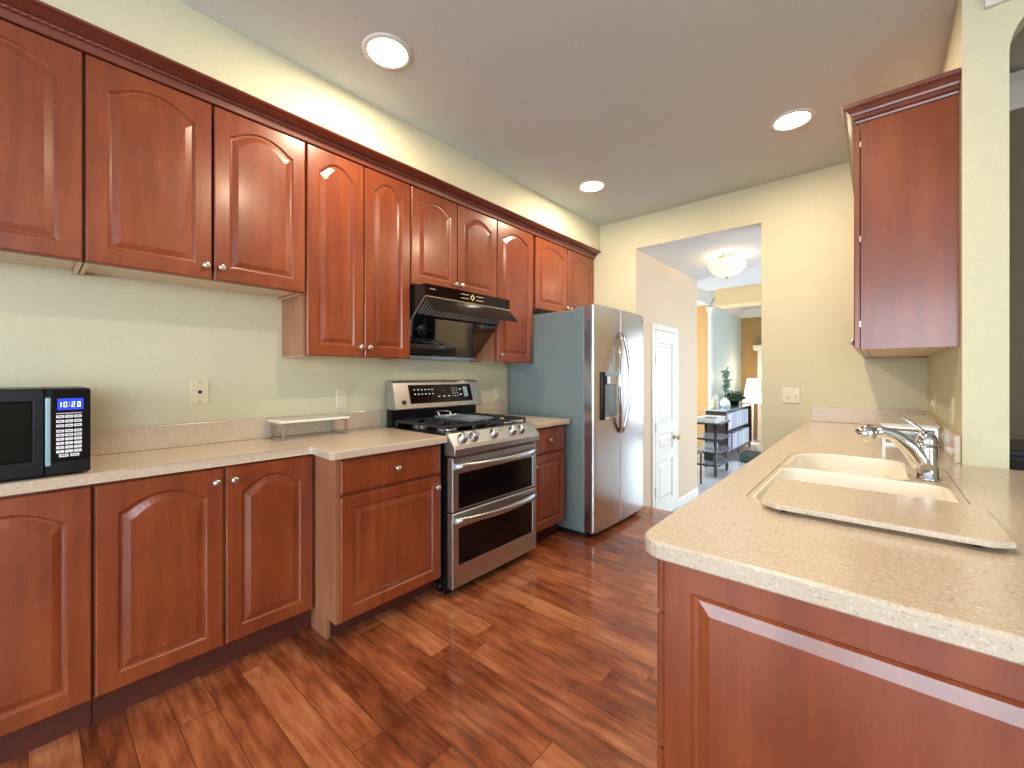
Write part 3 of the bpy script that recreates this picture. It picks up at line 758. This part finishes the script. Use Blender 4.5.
# ------------------------------------------------------------------ refrigerator
fr = thing('refrigerator', 'stainless side-by-side refrigerator with grey sides and bowed handles', 'refrigerator', (-2.05, 3.28, 0))
FY0, FY1, FYS, FXB = 2.826, 3.731, 3.235, -1.715
bx('body', M['fridge_side'], fr, -2.50, FXB-0.006, FY0+0.004, FY1-0.004, 0.03, 1.772, bevel=0.006, label='grey painted cabinet')
bx('base_grille', M['dark'], fr, -2.45, FXB+0.02, FY0+0.01, FY1-0.01, 0.006, 0.0295)
def fdoor(y0, y1):
    n = 8; bulge = 0.020; xs = -1.636
    front = [(xs + bulge*(1-((2*(((y0+(y1-y0)*i/n)-FY0)/(FY1-FY0)))-1)**2), y0+(y1-y0)*i/n) for i in range(n+1)]
    poly = [(FXB, y0)] + [(front[0][0]-0.012, y0)] + [(front[0][0], y0+0.006)] + front[1:-1] + [(front[-1][0], y1-0.006), (front[-1][0]-0.012, y1)] + [(FXB, y1)]
    mb = MB().prism(poly, plan, 0.045, 1.80, bevel=0.004)
    return mb.build('door', M['steel_v'], fr)
dl = fdoor(FY0, FYS-0.003); dr = fdoor(FYS+0.003, FY1)
def fx(y): return -1.636 + 0.020*(1-(2*(y-FY0)/(FY1-FY0)-1)**2)
def bow(yc, s_, sb_, door):
    P = []; n = 18
    for i in range(n+1):
        t = i/n; k = math.sin(PI*t)
        P.append((fx(yc)+0.006+0.042*k**0.6, yc+s_*0.008+sb_*k, 0.785+0.82*t))
    o = MB().tube(P, 0.014, 10).build('handle', M['chrome'], door); o['label'] = 'curved polished handle'
bow(FYS-0.014, -1, -0.09, dl); bow(FYS+0.014, 1, 0.05, dr)
# dispenser
dz0, dz1, dy0, dy1 = 0.905, 1.282, 2.925, 3.165
ds_ = bx('dispenser', M['dark'], dl, fx(2.92)-0.004, fx(3.0)+0.0035, dy0, dy1, dz0, dz1, bevel=0.003, label='dark ice and water dispenser recess')
bx('dispenser_frame', M['black_gloss'], ds_, fx(2.92)+0.004, fx(3.0)+0.009, dy0, dy0+0.045, dz0, dz1, bevel=0.002)
bx('dispenser_hood', M['silver'], ds_, fx(2.92)+0.002, fx(3.0)+0.022, dy0+0.05, dy1-0.002, dz1-0.03, dz1, bevel=0.003)
bx('nozzle', M['nickel'], ds_, fx(2.92)+0.006, fx(3.0)+0.012, dy0+0.085, dy0+0.13, dz1-0.095, dz1-0.032, bevel=0.004)
bx('drip_tray', M['nickel'], ds_, fx(2.92)+0.004, fx(3.0)+0.012, dy0+0.05, dy1-0.005, dz0+0.003, dz0+0.022, bevel=0.002)
bx('back_plate', M['fridge_side'], ds_, fx(2.92)+0.002, fx(3.0)+0.006, dy0+0.05, dy1-0.008, dz0+0.024, dz1-0.1)
for y0 in (FY0+0.02, FY1-0.09): bx('hinge_cover', M['fridge_side'], fr, FXB-0.10, FXB-0.002, y0, y0+0.07, 1.7725, 1.797, bevel=0.006)
MB().lathe([(0.010, 0), (0.010, 0.002), (0.002, 0.0022)], (fx(3.70)+0.0005, 3.698, 1.755), (1, 0, 0), 16).build('badge', M['ink'], dr)
MB().cyl((-1.70, FY0+0.03, 0.0), (-1.70, FY0+0.03, 0.0295), 0.016, 12).build('foot', M['black_matte'], fr)
MB().cyl((-1.70, FY1-0.03, 0.0), (-1.70, FY1-0.03, 0.0295), 0.016, 12).build('foot', M['black_matte'], fr)

# ------------------------------------------------------------------ microwave
mw = thing('microwave', 'black microwave oven with a lit blue clock on the left counter', 'microwave', (-2.28, -0.1, ZB))
MX, MY0, MY1, MZ0, MZ1 = -2.095, -0.37, 0.145, 0.922, 1.212
bx('body', M['black_matte'], mw, -2.45, MX-0.022, MY0, MY1, MZ0, MZ1, bevel=0.004)
F = lft(MX-0.022)
d = MB(); R = lambda p0, p1, q0, q1: [(p0, q0), (p1, q0), (p1, q1), (p0, q1)]
seq = [(R(MY0, 0.036, MZ0, MZ1), 0), (R(MY0, 0.036, MZ0, MZ1), 0.018), (R(MY0+0.004, 0.033, MZ0+0.004, MZ1-0.004), 0.022), (R(MY0+0.05, 0.012, MZ0+0.05, MZ1-0.04), 0.022), (R(MY0+0.054, 0.008, MZ0+0.054, MZ1-0.044), 0.018)]
md = d.loops([[F(u, v, w_) for u, v in L] for L, w_ in seq]).build('door', M['black_matte'], mw)
bx('window', M['black_gloss'], md, MX-0.0038, MX-0.001, MY0+0.054, 0.008, MZ0+0.054, MZ1-0.044, label='glossy black door window')
bx('handle_strip', M['silver'], mw, MX-0.020, MX+0.003, 0.0375, 0.0505, MZ0+0.03, MZ1-0.03, bevel=0.003, label='pale blue grey opening strip')
pn = bx('control_panel', M['black_gloss'], mw, MX-0.0215, MX, 0.052, MY1, MZ0+0.045, MZ1-0.004, bevel=0.002)
bx('base_strip', M['black_matte'], mw, MX-0.0215, MX-0.001, 0.037, MY1, MZ0, MZ0+0.044, bevel=0.002)
dsp = bx('display', M['blue_screen'], pn, MX, MX+0.0008, 0.065, 0.127, 1.139, 1.178, label='lit blue clock display')
SEG = {'1': 'bc', '0': 'abcdef', '2': 'abged'}
dg = MB()
def digit(ch, y, z, wd=0.0078, hg=0.0175):
    th = 0.0016; x0, x1 = MX+0.0009, MX+0.0016; h2 = hg/2
    bars = {'a': (y, y+wd, z+hg-th, z+hg), 'd': (y, y+wd, z, z+th), 'g': (y, y+wd, z+h2-th/2, z+h2+th/2), 'f': (y, y+th, z+h2, z+hg), 'e': (y, y+th, z, z+h2), 'b': (y+wd-th, y+wd, z+h2, z+hg), 'c': (y+wd-th, y+wd, z, z+h2)}
    for s_ in SEG[ch]: a = bars[s_]; dg.box(x0, x1, *a)
for ch, y in zip('1020', (0.067, 0.080, 0.099, 0.1125)): digit(ch, y, 1.149, 0.0074, 0.0165)
dg.box(MX+0.0009, MX+0.0016, 0.0925, 0.0945, 1.152, 1.154); dg.box(MX+0.0009, MX+0.0016, 0.0925, 0.0945, 1.162, 1.164)
dg.build('clock_digits', M['digit'], dsp)['label'] = 'glowing digits reading 10:20'
bx('button_caption', M['key'], pn, MX, MX+0.0008, 0.062, 0.124, 1.1265, 1.1285)
row_z = [1.112, 1.096, 1.081, 1.063, 1.049, 1.035, 1.021, 1.007, 0.993]
for r, z in enumerate(row_z):
    for k in range(3):
        y0 = 0.0625+k*0.021
        kk = bx('key', M['key'], pn, MX, MX+0.001, y0, y0+0.0185, z, z+0.0092)
        bx('key_mark', M['ink'], kk, MX+0.001, MX+0.0013, y0+(0.004 if r < 5 else 0.0075), y0+(0.0145 if r < 5 else 0.011), z+0.0035, z+0.0058)
for y0 in (0.069, 0.095):
    kk = bx('key', M['key'], pn, MX, MX+0.001, y0, y0+0.022, 0.979, 0.9885)
    bx('key_mark', M['ink'], kk, MX+0.001, MX+0.0013, y0+0.004, y0+0.018, 0.9825, 0.985)
for y in (MY0+0.05, MY1-0.05):
    for x in (-2.42, -2.14): MB().cyl((x, y, ZB+0.0003), (x, y, MZ0), 0.012, 10).build('foot', M['black_matte'], mw)

# ------------------------------------------------------------------ counter stands
def stand(label, x0, x1, y0, y1, ztop, fr_mat=M['nickel']):
    t = thing('counter_shelf', label, 'shelf', ((x0+x1)/2, (y0+y1)/2, ZB))
    MB().prism(rrect(x0, x1, y0, y1, (0.012,)*4, 4), plan, ztop-0.013, ztop, bevel=0.003).build('shelf_top', M['white_plastic'], t)['label'] = 'white top'
    for y in (y0+0.022, y1-0.022):
        f = MB(); k = 0.005; xa, xb = x0+0.014, x1-0.014
        f.box(xa-k, xa+k, y-k, y+k, ZB+0.0005, ztop-0.0135); f.box(xb-k, xb+k, y-k, y+k, ZB+0.0005, ztop-0.0135)
        f.box(xa+k, xb-k, y-k, y+k, ZB+0.0005, ZB+0.0105); f.box(xa+k, xb-k, y-k, y+k, ztop-0.0235, ztop-0.0135)
        f.build('leg_frame', fr_mat, t)['label'] = 'square metal leg frame'
    return t
stand('low white shelf on metal legs on the left counter before the jog', -2.512, -2.322, 0.85, 1.235, 1.018)
stand('low white shelf on metal legs in the far right counter corner behind the faucet', 0.008, 0.219, 2.76, 3.44, 1.022)

# ------------------------------------------------------------------ outlets and switches
def plate(name, label, Ff, u, v, wd, hg, kind, mat=M['ivory']):
    c = Ff(u, v-hg/2, 0)
    t = thing(name, label, 'switch' if 'switch' in kind else 'outlet', c)
    mb = MB(); R = lambda d: [(u-wd/2+d, v-hg/2+d), (u+wd/2-d, v-hg/2+d), (u+wd/2-d, v+hg/2-d), (u-wd/2+d, v+hg/2-d)]
    mb.loops([[Ff(a, b_, w_) for a, b_ in L] for L, w_ in [(R(0), 0.0005), (R(0), 0.003), (R(0.004), 0.006)]])
    mb.build('cover_plate', mat, t)
    def bb(nm, m, a0, a1, b0, b1, w0, w1):
        P = [Ff(a, b_, w_) for a in (a0, a1) for b_ in (b0, b1) for w_ in (w0, w1)]
        xs = [p.x for p in P]; ys = [p.y for p in P]; zs = [p.z for p in P]
        return bx(nm, m, t, min(xs), max(xs), min(ys), max(ys), min(zs), max(zs), bevel=0.0015 if w1 > 0.0075 else 0)
    if kind == 'outlet':
        for s_ in (-1, 1):
            r = bb('receptacle', M['white_plastic'], u-0.016, u+0.016, v+s_*0.021-0.014, v+s_*0.021+0.014, 0.0061, 0.008)
            for q in (-0.006, 0.006):
                P0 = Ff(u+q-0.0012, v+s_*0.021-0.003, 0.0081); P1 = Ff(u+q+0.0012, v+s_*0.021+0.006, 0.0088)
                bx('slot', M['ink'], r, P0.x, P1.x, P0.y, P1.y, P0.z, P1.z)
        MB().lathe([(0.003, 0), (0.002, 0.001)], Ff(u, v, 0.006), Ff(u, v, 1)-Ff(u, v, 0), 8).build('screw', M['ink'], t)
    elif kind == 'jack':
        ax = Ff(u, v, 1)-Ff(u, v, 0)
        MB().lathe([(0.009, 0), (0.007, 0.004), (0.004, 0.006)], Ff(u, v, 0.006), ax, 14).build('jack', M['ink'], t)
        for s_ in (-1, 1): MB().lathe([(0.004, 0), (0.003, 0.001)], Ff(u, v+s_*0.048, 0.006), ax, 8).build('screw', M['ink'], t)
    else:
        for q in ((-0.023, 0.023) if kind == 'switch2' else (0,)):
            bb('rocker', M['white_plastic'], u+q-0.006, u+q+0.006, v-0.012, v+0.014, 0.0061, 0.016)
    return t
FL = lft(XW); FB = fro(YB); FRW = rgt(XRW)
plate('wall_plate', 'blank ivory wall plate with centre jack right of the microwave', FL, 0.558, 1.174, 0.078, 0.118, 'jack')
plate('outlet', 'ivory duplex outlet above the white shelf left of the range', FL, 1.292, 1.107, 0.074, 0.118, 'outlet')
plate('outlet', 'ivory duplex outlet beside the refrigerator, right of the range', FL, 2.708, 1.10, 0.074, 0.118, 'outlet')
plate('light_switch', 'ivory double light switch on the back wall right of the hall opening', FB, -0.505, 1.10, 0.118, 0.118, 'switch2')
plate('light_switch', 'ivory switch plate on the right wall deep under the wall cabinet', FRW, 3.36, 1.10, 0.074, 0.118, 'switch1')
plate('outlet', 'ivory duplex outlet near the front end of the right wall', FRW, 2.62, 1.10, 0.10, 0.118, 'outlet')

# ------------------------------------------------------------------ sink, board, faucet
sk = thing('sink', 'bone white double bowl sink set flush in the peninsula counter', 'sink', (-0.05, 1.79, 0.70))
def deck_and_bowl(x0, x1, y0, y1, outer_r, b, br, depth, full):
    mb = MB()
    o = rrect(x0, x1, y0, y1, outer_r, 6)
    def B(d): return rrect(b[0]+d, b[1]-d, b[2]+d, b[3]-d, tuple(max(r-d*0.5, 0.01) for r in br), 6)
    zt = ZB-0.001
    dk = MB().loops([z_(o, zt-0.012), z_(o, zt), z_(B(-0.0105), zt)], close_first=False, close_last=False).build('deck', M['counter'], sk); dk['label'] = 'beige speckled sink ledge'
    Ls = [z_(B(-0.010), zt), z_(B(-0.005), zt), z_(B(0.0), zt-0.006), z_(B(0.004), zt-depth*0.6), z_(B(0.015), zt-depth+0.02), z_(B(0.035), zt-depth)]
    mb.loops(Ls, close_first=False, smooth=True)
    return mb
e = 0.0015
ym = 1.870
nb = deck_and_bowl(SX0+e, SX1-e, SY0+e, ym, (0.099, 0.099, 0.0005, 0.0005), (-0.262, 0.155, 1.295, ym-0.010), (0.08, 0.08, 0.05, 0.05), 0.17, 1).build('basin', M['sink'], sk)
fb = deck_and_bowl(SX0+e, SX1-e, ym, SY1-e, (0.0005, 0.0005, 0.159, 0.159), (-0.262, 0.068, ym+0.010, SY1-0.02), (0.05, 0.05, 0.06, 0.13), 0.17, 1).build('basin', M['sink'], sk)
for (x, y), p in (((-0.05, 1.60), nb), ((-0.09, 2.09), fb)):
    MB().lathe([(0.04, 0), (0.04, 0.003), (0.028, 0.003), (0.02, 0.001)], (x, y, ZB-0.1705), (0, 0, 1), 20).build('drain', M['chrome'], p)
bd = thing('sink_board', 'speckled beige cutting board with clipped corners lying over the near sink bowl', 'board', (-0.02, 1.38, ZB))
bp2 = [(-0.229, 1.243), (-0.191, 1.219), (0.168, 1.219), (0.200, 1.243), (0.198, 1.535), (-0.238, 1.535)]
MB().prism(bp2, plan, 0.924, 0.937, bevel=0.0025).build('board_slab', M['counter'], bd)
for x, y in ((-0.18, 1.252), (0.15, 1.252)): MB().cyl((x, y, ZB+0.0005), (x, y, 0.9238), 0.008, 10).build('foot', M['black_matte'], bd)
for x in (-0.22, 0.17): bx('foot', M['black_matte'], bd, x-0.008, x+0.008, 1.49, 1.51, ZB+0.0005, 0.9238)
fc = thing('faucet', 'chrome pull-out faucet with a single lever beside the sink', 'faucet', (0.122, 1.951, ZB))
bc = (0.122, 1.951, ZB)
fbd = MB().lathe([(0.033, 0), (0.033, 0.004), (0.029, 0.008), (0.0275, 0.05), (0.0265, 0.10), (0.027, 0.112)], bc, (0, 0, 1), 28).build('faucet_body', M['chrome'], fc)
MB().lathe([(0.0265, 0.1125), (0.028, 0.118), (0.027, 0.132), (0.020, 0.148), (0.008, 0.156), (0.001, 0.157)], bc, (0, 0, 1), 28).build('dome', M['chrome'], fc)
MB().tube([(0.115, 1.951, 1.068), (0.100, 1.953, 1.083), (0.080, 1.957, 1.100), (0.062, 1.960, 1.114), (0.052, 1.962, 1.119)], [0.010, 0.0085, 0.0075, 0.007, 0.004], 12, flat=(1.2, 0.7)).build('lever', M['chrome'], fc)
sp = [(0.122, 1.950, 0.945), (0.105, 1.946, 0.978), (0.082, 1.940, 1.015), (0.058, 1.934, 1.040), (0.034, 1.928, 1.056), (0.010, 1.922, 1.063), (-0.008, 1.918, 1.062)]
sq = MB().tube(sp, [0.030, 0.030, 0.0275, 0.0245, 0.0215, 0.0205, 0.021], 18).build('spout', M['chrome'], fc)
MB().tube([(-0.0085, 1.918, 1.062), (-0.022, 1.915, 1.060), (-0.038, 1.912, 1.053), (-0.050, 1.910, 1.044)], [0.0215, 0.027, 0.029, 0.024], 18).build('spray_head', M['chrome'], sq)

# ------------------------------------------------------------------ lights
def can(label, x, y, pw):
    t = thing('recessed_light', label, 'ceiling light', (x, y, ZC), 'recessed ceiling lights')
    MB().lathe([(0.115, 0), (0.115, -0.004), (0.098, -0.009), (0.090, -0.006), (0.090, 0.0)], (x, y, ZC-0.0005), (0, 0, 1), 36).build('trim_ring', M['trim'], t)
    MB().lathe([(0.089, 0), (0.089, -0.004), (0.06, -0.006), (0.001, -0.007)], (x, y, ZC-0.001), (0, 0, 1), 32).build('lens', M['lens'], t)
    d = bpy.data.lights.new('bulb', 'AREA'); d.shape = 'DISK'; d.size = 0.10; d.energy = pw; d.color = (1.0, 0.80, 0.56)
    o = bpy.data.objects.new('bulb', d); COL.objects.link(o); o.parent = t; o.location = (0, 0, -0.012)
    return t
CANP = 16
can('lit recessed ceiling light nearest the viewer on the cabinet side', -1.744, 1.112, CANP)
can('lit recessed ceiling light at the far left, toward the back corner', -1.740, 2.98, CANP)
can('lit recessed ceiling light on the right, toward the right wall cabinet', -0.388, 2.993, CANP)
can('lit recessed ceiling light just above the top edge of the picture', -0.388, 1.112, CANP)
hl = thing('flush_mount_light', 'lit alabaster bowl ceiling light in the hall beyond the opening', 'ceiling light', (-1.17, 4.70, HC))
MB().lathe([(0.075, 0), (0.075, -0.02), (0.05, -0.035), (0.012, -0.04)], (-1.17, 4.70, HC-0.0005), (0, 0, 1), 28).build('canopy', M['nickel'], hl)
MB().lathe([(0.165, -0.085), (0.176, -0.080), (0.174, -0.095), (0.160, -0.130), (0.125, -0.170), (0.07, -0.198), (0.002, -0.207)], (-1.17, 4.70, HC), (0, 0, 1), 36).build('bowl', M['bowl'], hl)
MB().cyl((-1.17, 4.70, HC-0.235), (-1.17, 4.70, HC-0.04), 0.006, 10).build('finial_rod', M['brass'], hl)
MB().lathe([(0.002, -0.236), (0.011, -0.228), (0.012, -0.218), (0.008, -0.208)], (-1.17, 4.70, HC), (0, 0, 1), 14).build('finial', M['brass'], hl)
d = bpy.data.lights.new('bulb', 'POINT'); d.energy = 13; d.color = (1.0, 0.78, 0.52); d.shadow_soft_size = 0.07
o = bpy.data.objects.new('bulb', d); COL.objects.link(o); o.parent = hl; o.location = (0, 0.0, -0.062)

# ------------------------------------------------------------------ family room things
tt = thing('tiered_table', 'dark four-tier side table with pale tops at the end of the hall wall', 'table', (-1.98, 7.1, HZ))
TX0, TX1, TY0, TY1 = -2.22, -1.78, 6.70, 7.45
for z in (0.535, 0.30, 0.10, -0.09):
    R = lambda d: rrect(TX0+d, TX1-d, TY0+d, TY1-d, (0.13,)*4, 6)
    tm = MB().prism(R(0), plan, z-0.025, z, bevel=0.004).build('tier', M['darkwood'], tt)
    MB().prism(R(0.02), plan, z, z+0.004).build('tier_top', M['tier'], tm)['label'] = 'pale reflective tier surface'
for x in (TX0+0.06, TX1-0.06):
    for y in (TY0+0.06, TY1-0.06): MB().lathe([(0.012, 0), (0.028, 0.06), (0.025, 0.10), (0.025, 0.80)], (x, y, HZ), (0, 0, 1), 12).build('leg', M['darkwood'], tt)
ty = thing('tray', 'shallow white tray with a dark inset on the tiered table', 'tray', (-1.98, 7.05, 0.54))
mb = MB(); a = (-2.16, -1.84, 6.78, 7.36)
R = lambda d: [(a[0]+d, a[2]+d), (a[1]-d, a[2]+d), (a[1]-d, a[3]-d), (a[0]+d, a[3]-d)]
mb.loops([[(p, q, z) for p, q in R(dd)] for dd, z in ((0.02, 0.540), (0.0, 0.60), (0.012, 0.60), (0.03, 0.552))])
mb.build('tray_body', M['white_ceramic'], ty)
bx('tray_inset', M['ink'], ty, -2.10, -1.90, 6.86, 7.28, 0.553, 0.575, bevel=0.004)
for z, w_ in ((0.1045, 0.12), (-0.0855, 0.15)):
    tag(MB().box(-2.08, -1.92, 7.0, 7.2, z, z+w_*0.8, bevel=0.02).build('box', M['paper' if z > 0 else 'ottoman'], None, origin=(-2.0, 7.1, z)), 'small pale box on a middle tier of the tiered table' if z > 0 else 'small dark green box on the bottom tier of the tiered table', 'box')

bc_ = thing('bookcase', 'low dark two-row bookcase packed with spines along the far left wall', 'bookcase', (-2.22, 9.2, HZ))
BX0, BX1, BY0, BY1 = -2.40, -2.05, 8.20, 10.15
bx('side_panel', M['darkwood'], bc_, BX0, BX1, BY0, BY0+0.03, HZ+0.10, 0.60); bx('side_panel', M['darkwood'], bc_, BX0, BX1, BY1-0.03, BY1, HZ+0.10, 0.60)
bx('back_panel', M['darkwood'], bc_, BX0, BX0+0.02, BY0+0.03, BY1-0.03, HZ+0.10, 0.60)
bx('top', M['tier'], bc_, BX0-0.01, BX1+0.015, BY0-0.015, BY1+0.015, 0.60, 0.63, bevel=0.005, label='pale reflective top board')
for z in (HZ+0.10, 0.215): bx('shelf', M['darkwood'], bc_, BX0+0.02, BX1, BY0+0.03, BY1-0.03, z, z+0.03)
for x in (BX0+0.03, BX1-0.03):
    for y in (BY0+0.03, (BY0+BY1)/2, BY1-0.03): MB().lathe([(0.012, 0), (0.02, 0.10)], (x, y, HZ), (0, 0, 1), 10).build('leg', M['darkwood'], bc_)
ORD = ['first', 'second', 'third', 'fourth', 'fifth', 'sixth', 'seventh', 'eighth', 'ninth', 'tenth', 'eleventh', 'twelfth', 'thirteenth', 'fourteenth', 'fifteenth', 'sixteenth', 'seventeenth', 'eighteenth', 'nineteenth', 'twentieth', 'twenty-first', 'twenty-second', 'twenty-third', 'twenty-fourth']
for z0, row in ((0.2455, 'upper'), (HZ+0.1305, 'lower')):
    y = BY0+0.036; i = 0
    while i < 20:
        wd = random.choice((0.07, 0.085, 0.10, 0.115)); hg = random.uniform(0.29, 0.325); si = random.choice((0, 0, 1, 1, 2, 3, 4))
        if row == 'upper': si = random.choice((0, 0, 1, 1, 2, 4))
        if y+wd > BY1-0.036: break
        o = MB().box(BX0+0.06, BX1-0.012-random.uniform(0, 0.01), y, y+wd-0.004, z0, z0+hg, bevel=0.004).build('book', SPINES[si], None, origin=(BX0+0.2, y+wd/2, z0))
        tag(o, '%s %s spine from the near end of the %s bookcase row' % (ORD[i], SPINE_WORD[si], row), 'book', 'spines in the %s bookcase row' % row)
        y += wd; i += 1
# things on the bookcase
BT = 0.6305
tag(MB().lathe([(0.035, 0), (0.045, 0.03), (0.045, 0.14), (0.02, 0.19), (0.018, 0.24), (0.022, 0.25)], (-2.28, 8.30, BT), (0, 0, 1), 18).build('bottle', M['tan'], None, origin=(-2.28, 8.30, BT)), 'tan bottle at the near end of the bookcase top', 'bottle')
pf = thing('picture_frame', 'small white picture frame standing on the bookcase beside the tan bottle', 'picture frame', (-2.29, 8.52, BT))
fm = MB(); fm.box(-2.31, -2.285, 8.42, 8.44, BT, BT+0.26); fm.box(-2.31, -2.285, 8.60, 8.62, BT, BT+0.26); fm.box(-2.31, -2.285, 8.44, 8.60, BT, BT+0.02); fm.box(-2.31, -2.285, 8.44, 8.60, BT+0.24, BT+0.26)
fm.build('frame', M['white_ceramic'], pf); bx('picture', M['paper'], pf, -2.305, -2.29, 8.44, 8.60, BT+0.02, BT+0.24)
def lv(mb, p, d, ln, wd):
    d = Vector(d).normalized(); s_ = d.cross(Vector((random.uniform(-.4, .4), random.uniform(-.4, .4), 1))).normalized(); nrm = s_.cross(d)
    p = Vector(p); pts = [p, p+d*ln*0.35+s_*wd*0.5, p+d*ln*0.7+s_*wd*0.42, p+d*ln, p+d*ln*0.7-s_*wd*0.42, p+d*ln*0.35-s_*wd*0.5]
    A = [mb.bm.verts.new(q+nrm*0.0015) for q in pts]; B = [mb.bm.verts.new(q-nrm*0.0015) for q in pts]
    mb.bm.faces.new(A); mb.bm.faces.new(B[::-1])
    for i in range(6): mb.bm.faces.new([A[i], A[(i+1) % 6], B[(i+1) % 6], B[i]])
vs = thing('vase', 'round white vase on the bookcase holding tall grey-green stems', 'vase', (-2.24, 8.86, BT))
vs_b = MB().lathe([(0.05, 0), (0.085, 0.05), (0.09, 0.10), (0.06, 0.155), (0.03, 0.175), (0.034, 0.19)], (-2.24, 8.86, BT), (0, 0, 1), 22).build('vase_body', M['white_ceramic'], vs)
br = thing('branch_bouquet', 'tall grey-green leafy stems standing in the round white vase', 'plant', (-2.24, 8.86, BT+0.191))
sm = MB(); lm = MB()
for a, h, dx, dy in ((0, 0.50, -0.02, 0.06), (1, 0.56, 0.02, 0.12), (2, 0.44, 0.05, -0.03), (3, 0.50, 0.0, 0.20), (4, 0.36, 0.05, 0.14)):
    P = [Vector((-2.24, 8.86, BT+0.192)) + Vector((dx*(t/6)**1.4, dy*(t/6)**1.4, h*t/6)) for t in range(7)]
    sm.tube(P, 0.004, 6)
    for k in range(26):
        t = random.uniform(0.2, 1.0); i = min(int(t*6), 5); q = P[i].lerp(P[i+1], t*6-i)
        an = random.uniform(0, 2*PI); lv(lm, q, (math.cos(an), math.sin(an), random.uniform(-0.1, 0.8)), random.uniform(0.06, 0.10), 0.05)
sm.build('stem', M['stem'], br); lm.build('leaves', M['leaf_pale'], br)['kind'] = 'stuff'
pl = thing('potted_plant', 'bushy dark green plant in a low pot on the far half of the bookcase', 'plant', (-2.22, 9.50, BT))
MB().lathe([(0.07, 0), (0.09, 0.09), (0.095, 0.10), (0.085, 0.10), (0.08, 0.085), (0.002, 0.085)], (-2.22, 9.50, BT), (0, 0, 1), 20).build('pot', M['black_matte'], pl)
lm = MB()
for k in range(190):
    an = random.uniform(0, 2*PI); el = random.uniform(0.05, 1.3); r = random.uniform(0.05, 0.22)
    q = Vector((-2.22, 9.50, BT+0.10)) + Vector((0.55*r*math.cos(an)*math.cos(el), 1.9*r*math.sin(an)*math.cos(el), r*math.sin(el)*1.0))
    lv(lm, q, (math.cos(an), math.sin(an)*1.4, random.uniform(-0.3, 0.6)), random.uniform(0.09, 0.14), 0.05)
lm.build('leaves', M['leaf'], pl)['kind'] = 'stuff'
lp = thing('floor_lamp', 'white-shaded floor lamp glowing beyond the bookcase', 'lamp', (-2.12, 10.65, HZ))
MB().lathe([(0.14, 0), (0.14, 0.015), (0.03, 0.03), (0.012, 0.05), (0.012, 0.95)], (-2.12, 10.65, HZ), (0, 0, 1), 20).build('stand', M['white_ceramic'], lp)
MB().lathe([(0.205, 0.92), (0.105, 1.46), (0.100, 1.46), (0.198, 0.92)], (-2.12, 10.65, HZ), (0, 0, 1), 30).build('lamp_shade', M['shade'], lp)
d = bpy.data.lights.new('bulb', 'POINT'); d.energy = 14; d.color = (1.0, 0.72, 0.42); d.shadow_soft_size = 0.05
o = bpy.data.objects.new('bulb', d); COL.objects.link(o); o.parent = lp; o.location = (0, 0, 1.5)
fp = thing('fireplace_surround', 'white fireplace surround with a cornice shelf on the far brown wall', 'fireplace', (-1.5, 11.4, HZ))
bx('pilaster', M['trim'], fp, -2.16, -1.96, 11.36, 11.499, HZ, 1.84, bevel=0.004); bx('pilaster', M['trim'], fp, -0.80, -0.60, 11.36, 11.499, HZ, 1.84, bevel=0.004)
bx('header', M['trim'], fp, -1.96, -0.80, 11.37, 11.499, 1.0, 1.84)
ms = MB(); ms.prism([(0, 1.84), (0.15, 1.84), (0.18, 1.87), (0.25, 1.91), (0.25, 1.96), (0, 1.96)], lambda p, q, t: (t, 11.499-p, q), -2.24, -0.52)
ms.build('mantel_shelf', M['trim'], fp)
bx('firebox', M['dark'], fp, -1.96, -0.80, 11.44, 11.499, HZ+0.01, 1.0)
ot = tag(MB().box(-1.86, -1.50, 8.20, 8.62, HZ, HZ+0.17, bevel=0.05, seg=3).build('floor_cushion', M['ottoman'], None, origin=(-1.7, 8.8, HZ)), 'dark green floor cushion on the pale floor in front of the bookcase', 'cushion')
# slim dark plant stand whose leg shows at the hall wall end
st = thing('stool', 'slim black stool standing just past the end of the hall wall', 'stool', (-2.0, 6.1, HZ))
bx('seat', M['darkwood'], st, -2.13, -1.87, 6.0, 6.26, 0.16, 0.185, bevel=0.01)
for x in (-2.11, -1.89):
    for y in (6.02, 6.24): MB().cyl((x, y, HZ), (x, y, 0.16), 0.012, 10).build('leg', M['black_matte'], st)
# dining room sideboard beyond the bar
sb = thing('sideboard', 'dark sideboard in the dim dining room beyond the bar end', 'sideboard', (0.9, 3.1, 0))
bx('cabinet_body', M['darkwood'], sb, 0.40, 1.6, 2.86, 3.29, 0.08, 0.90); bx('top', M['darkwood'], sb, 0.38, 1.62, 2.84, 3.295, 0.9005, 0.93, bevel=0.006)
for x in (0.41, 1.0): bx('door', M['darkwood'], sb, x+0.005, x+0.585, 2.842, 2.859, 0.10, 0.885, bevel=0.004)
for x in (0.44, 1.56):
    for y in (2.90, 3.25): MB().cyl((x, y, 0), (x, y, 0.0795), 0.02, 10).build('leg', M['darkwood'], sb)
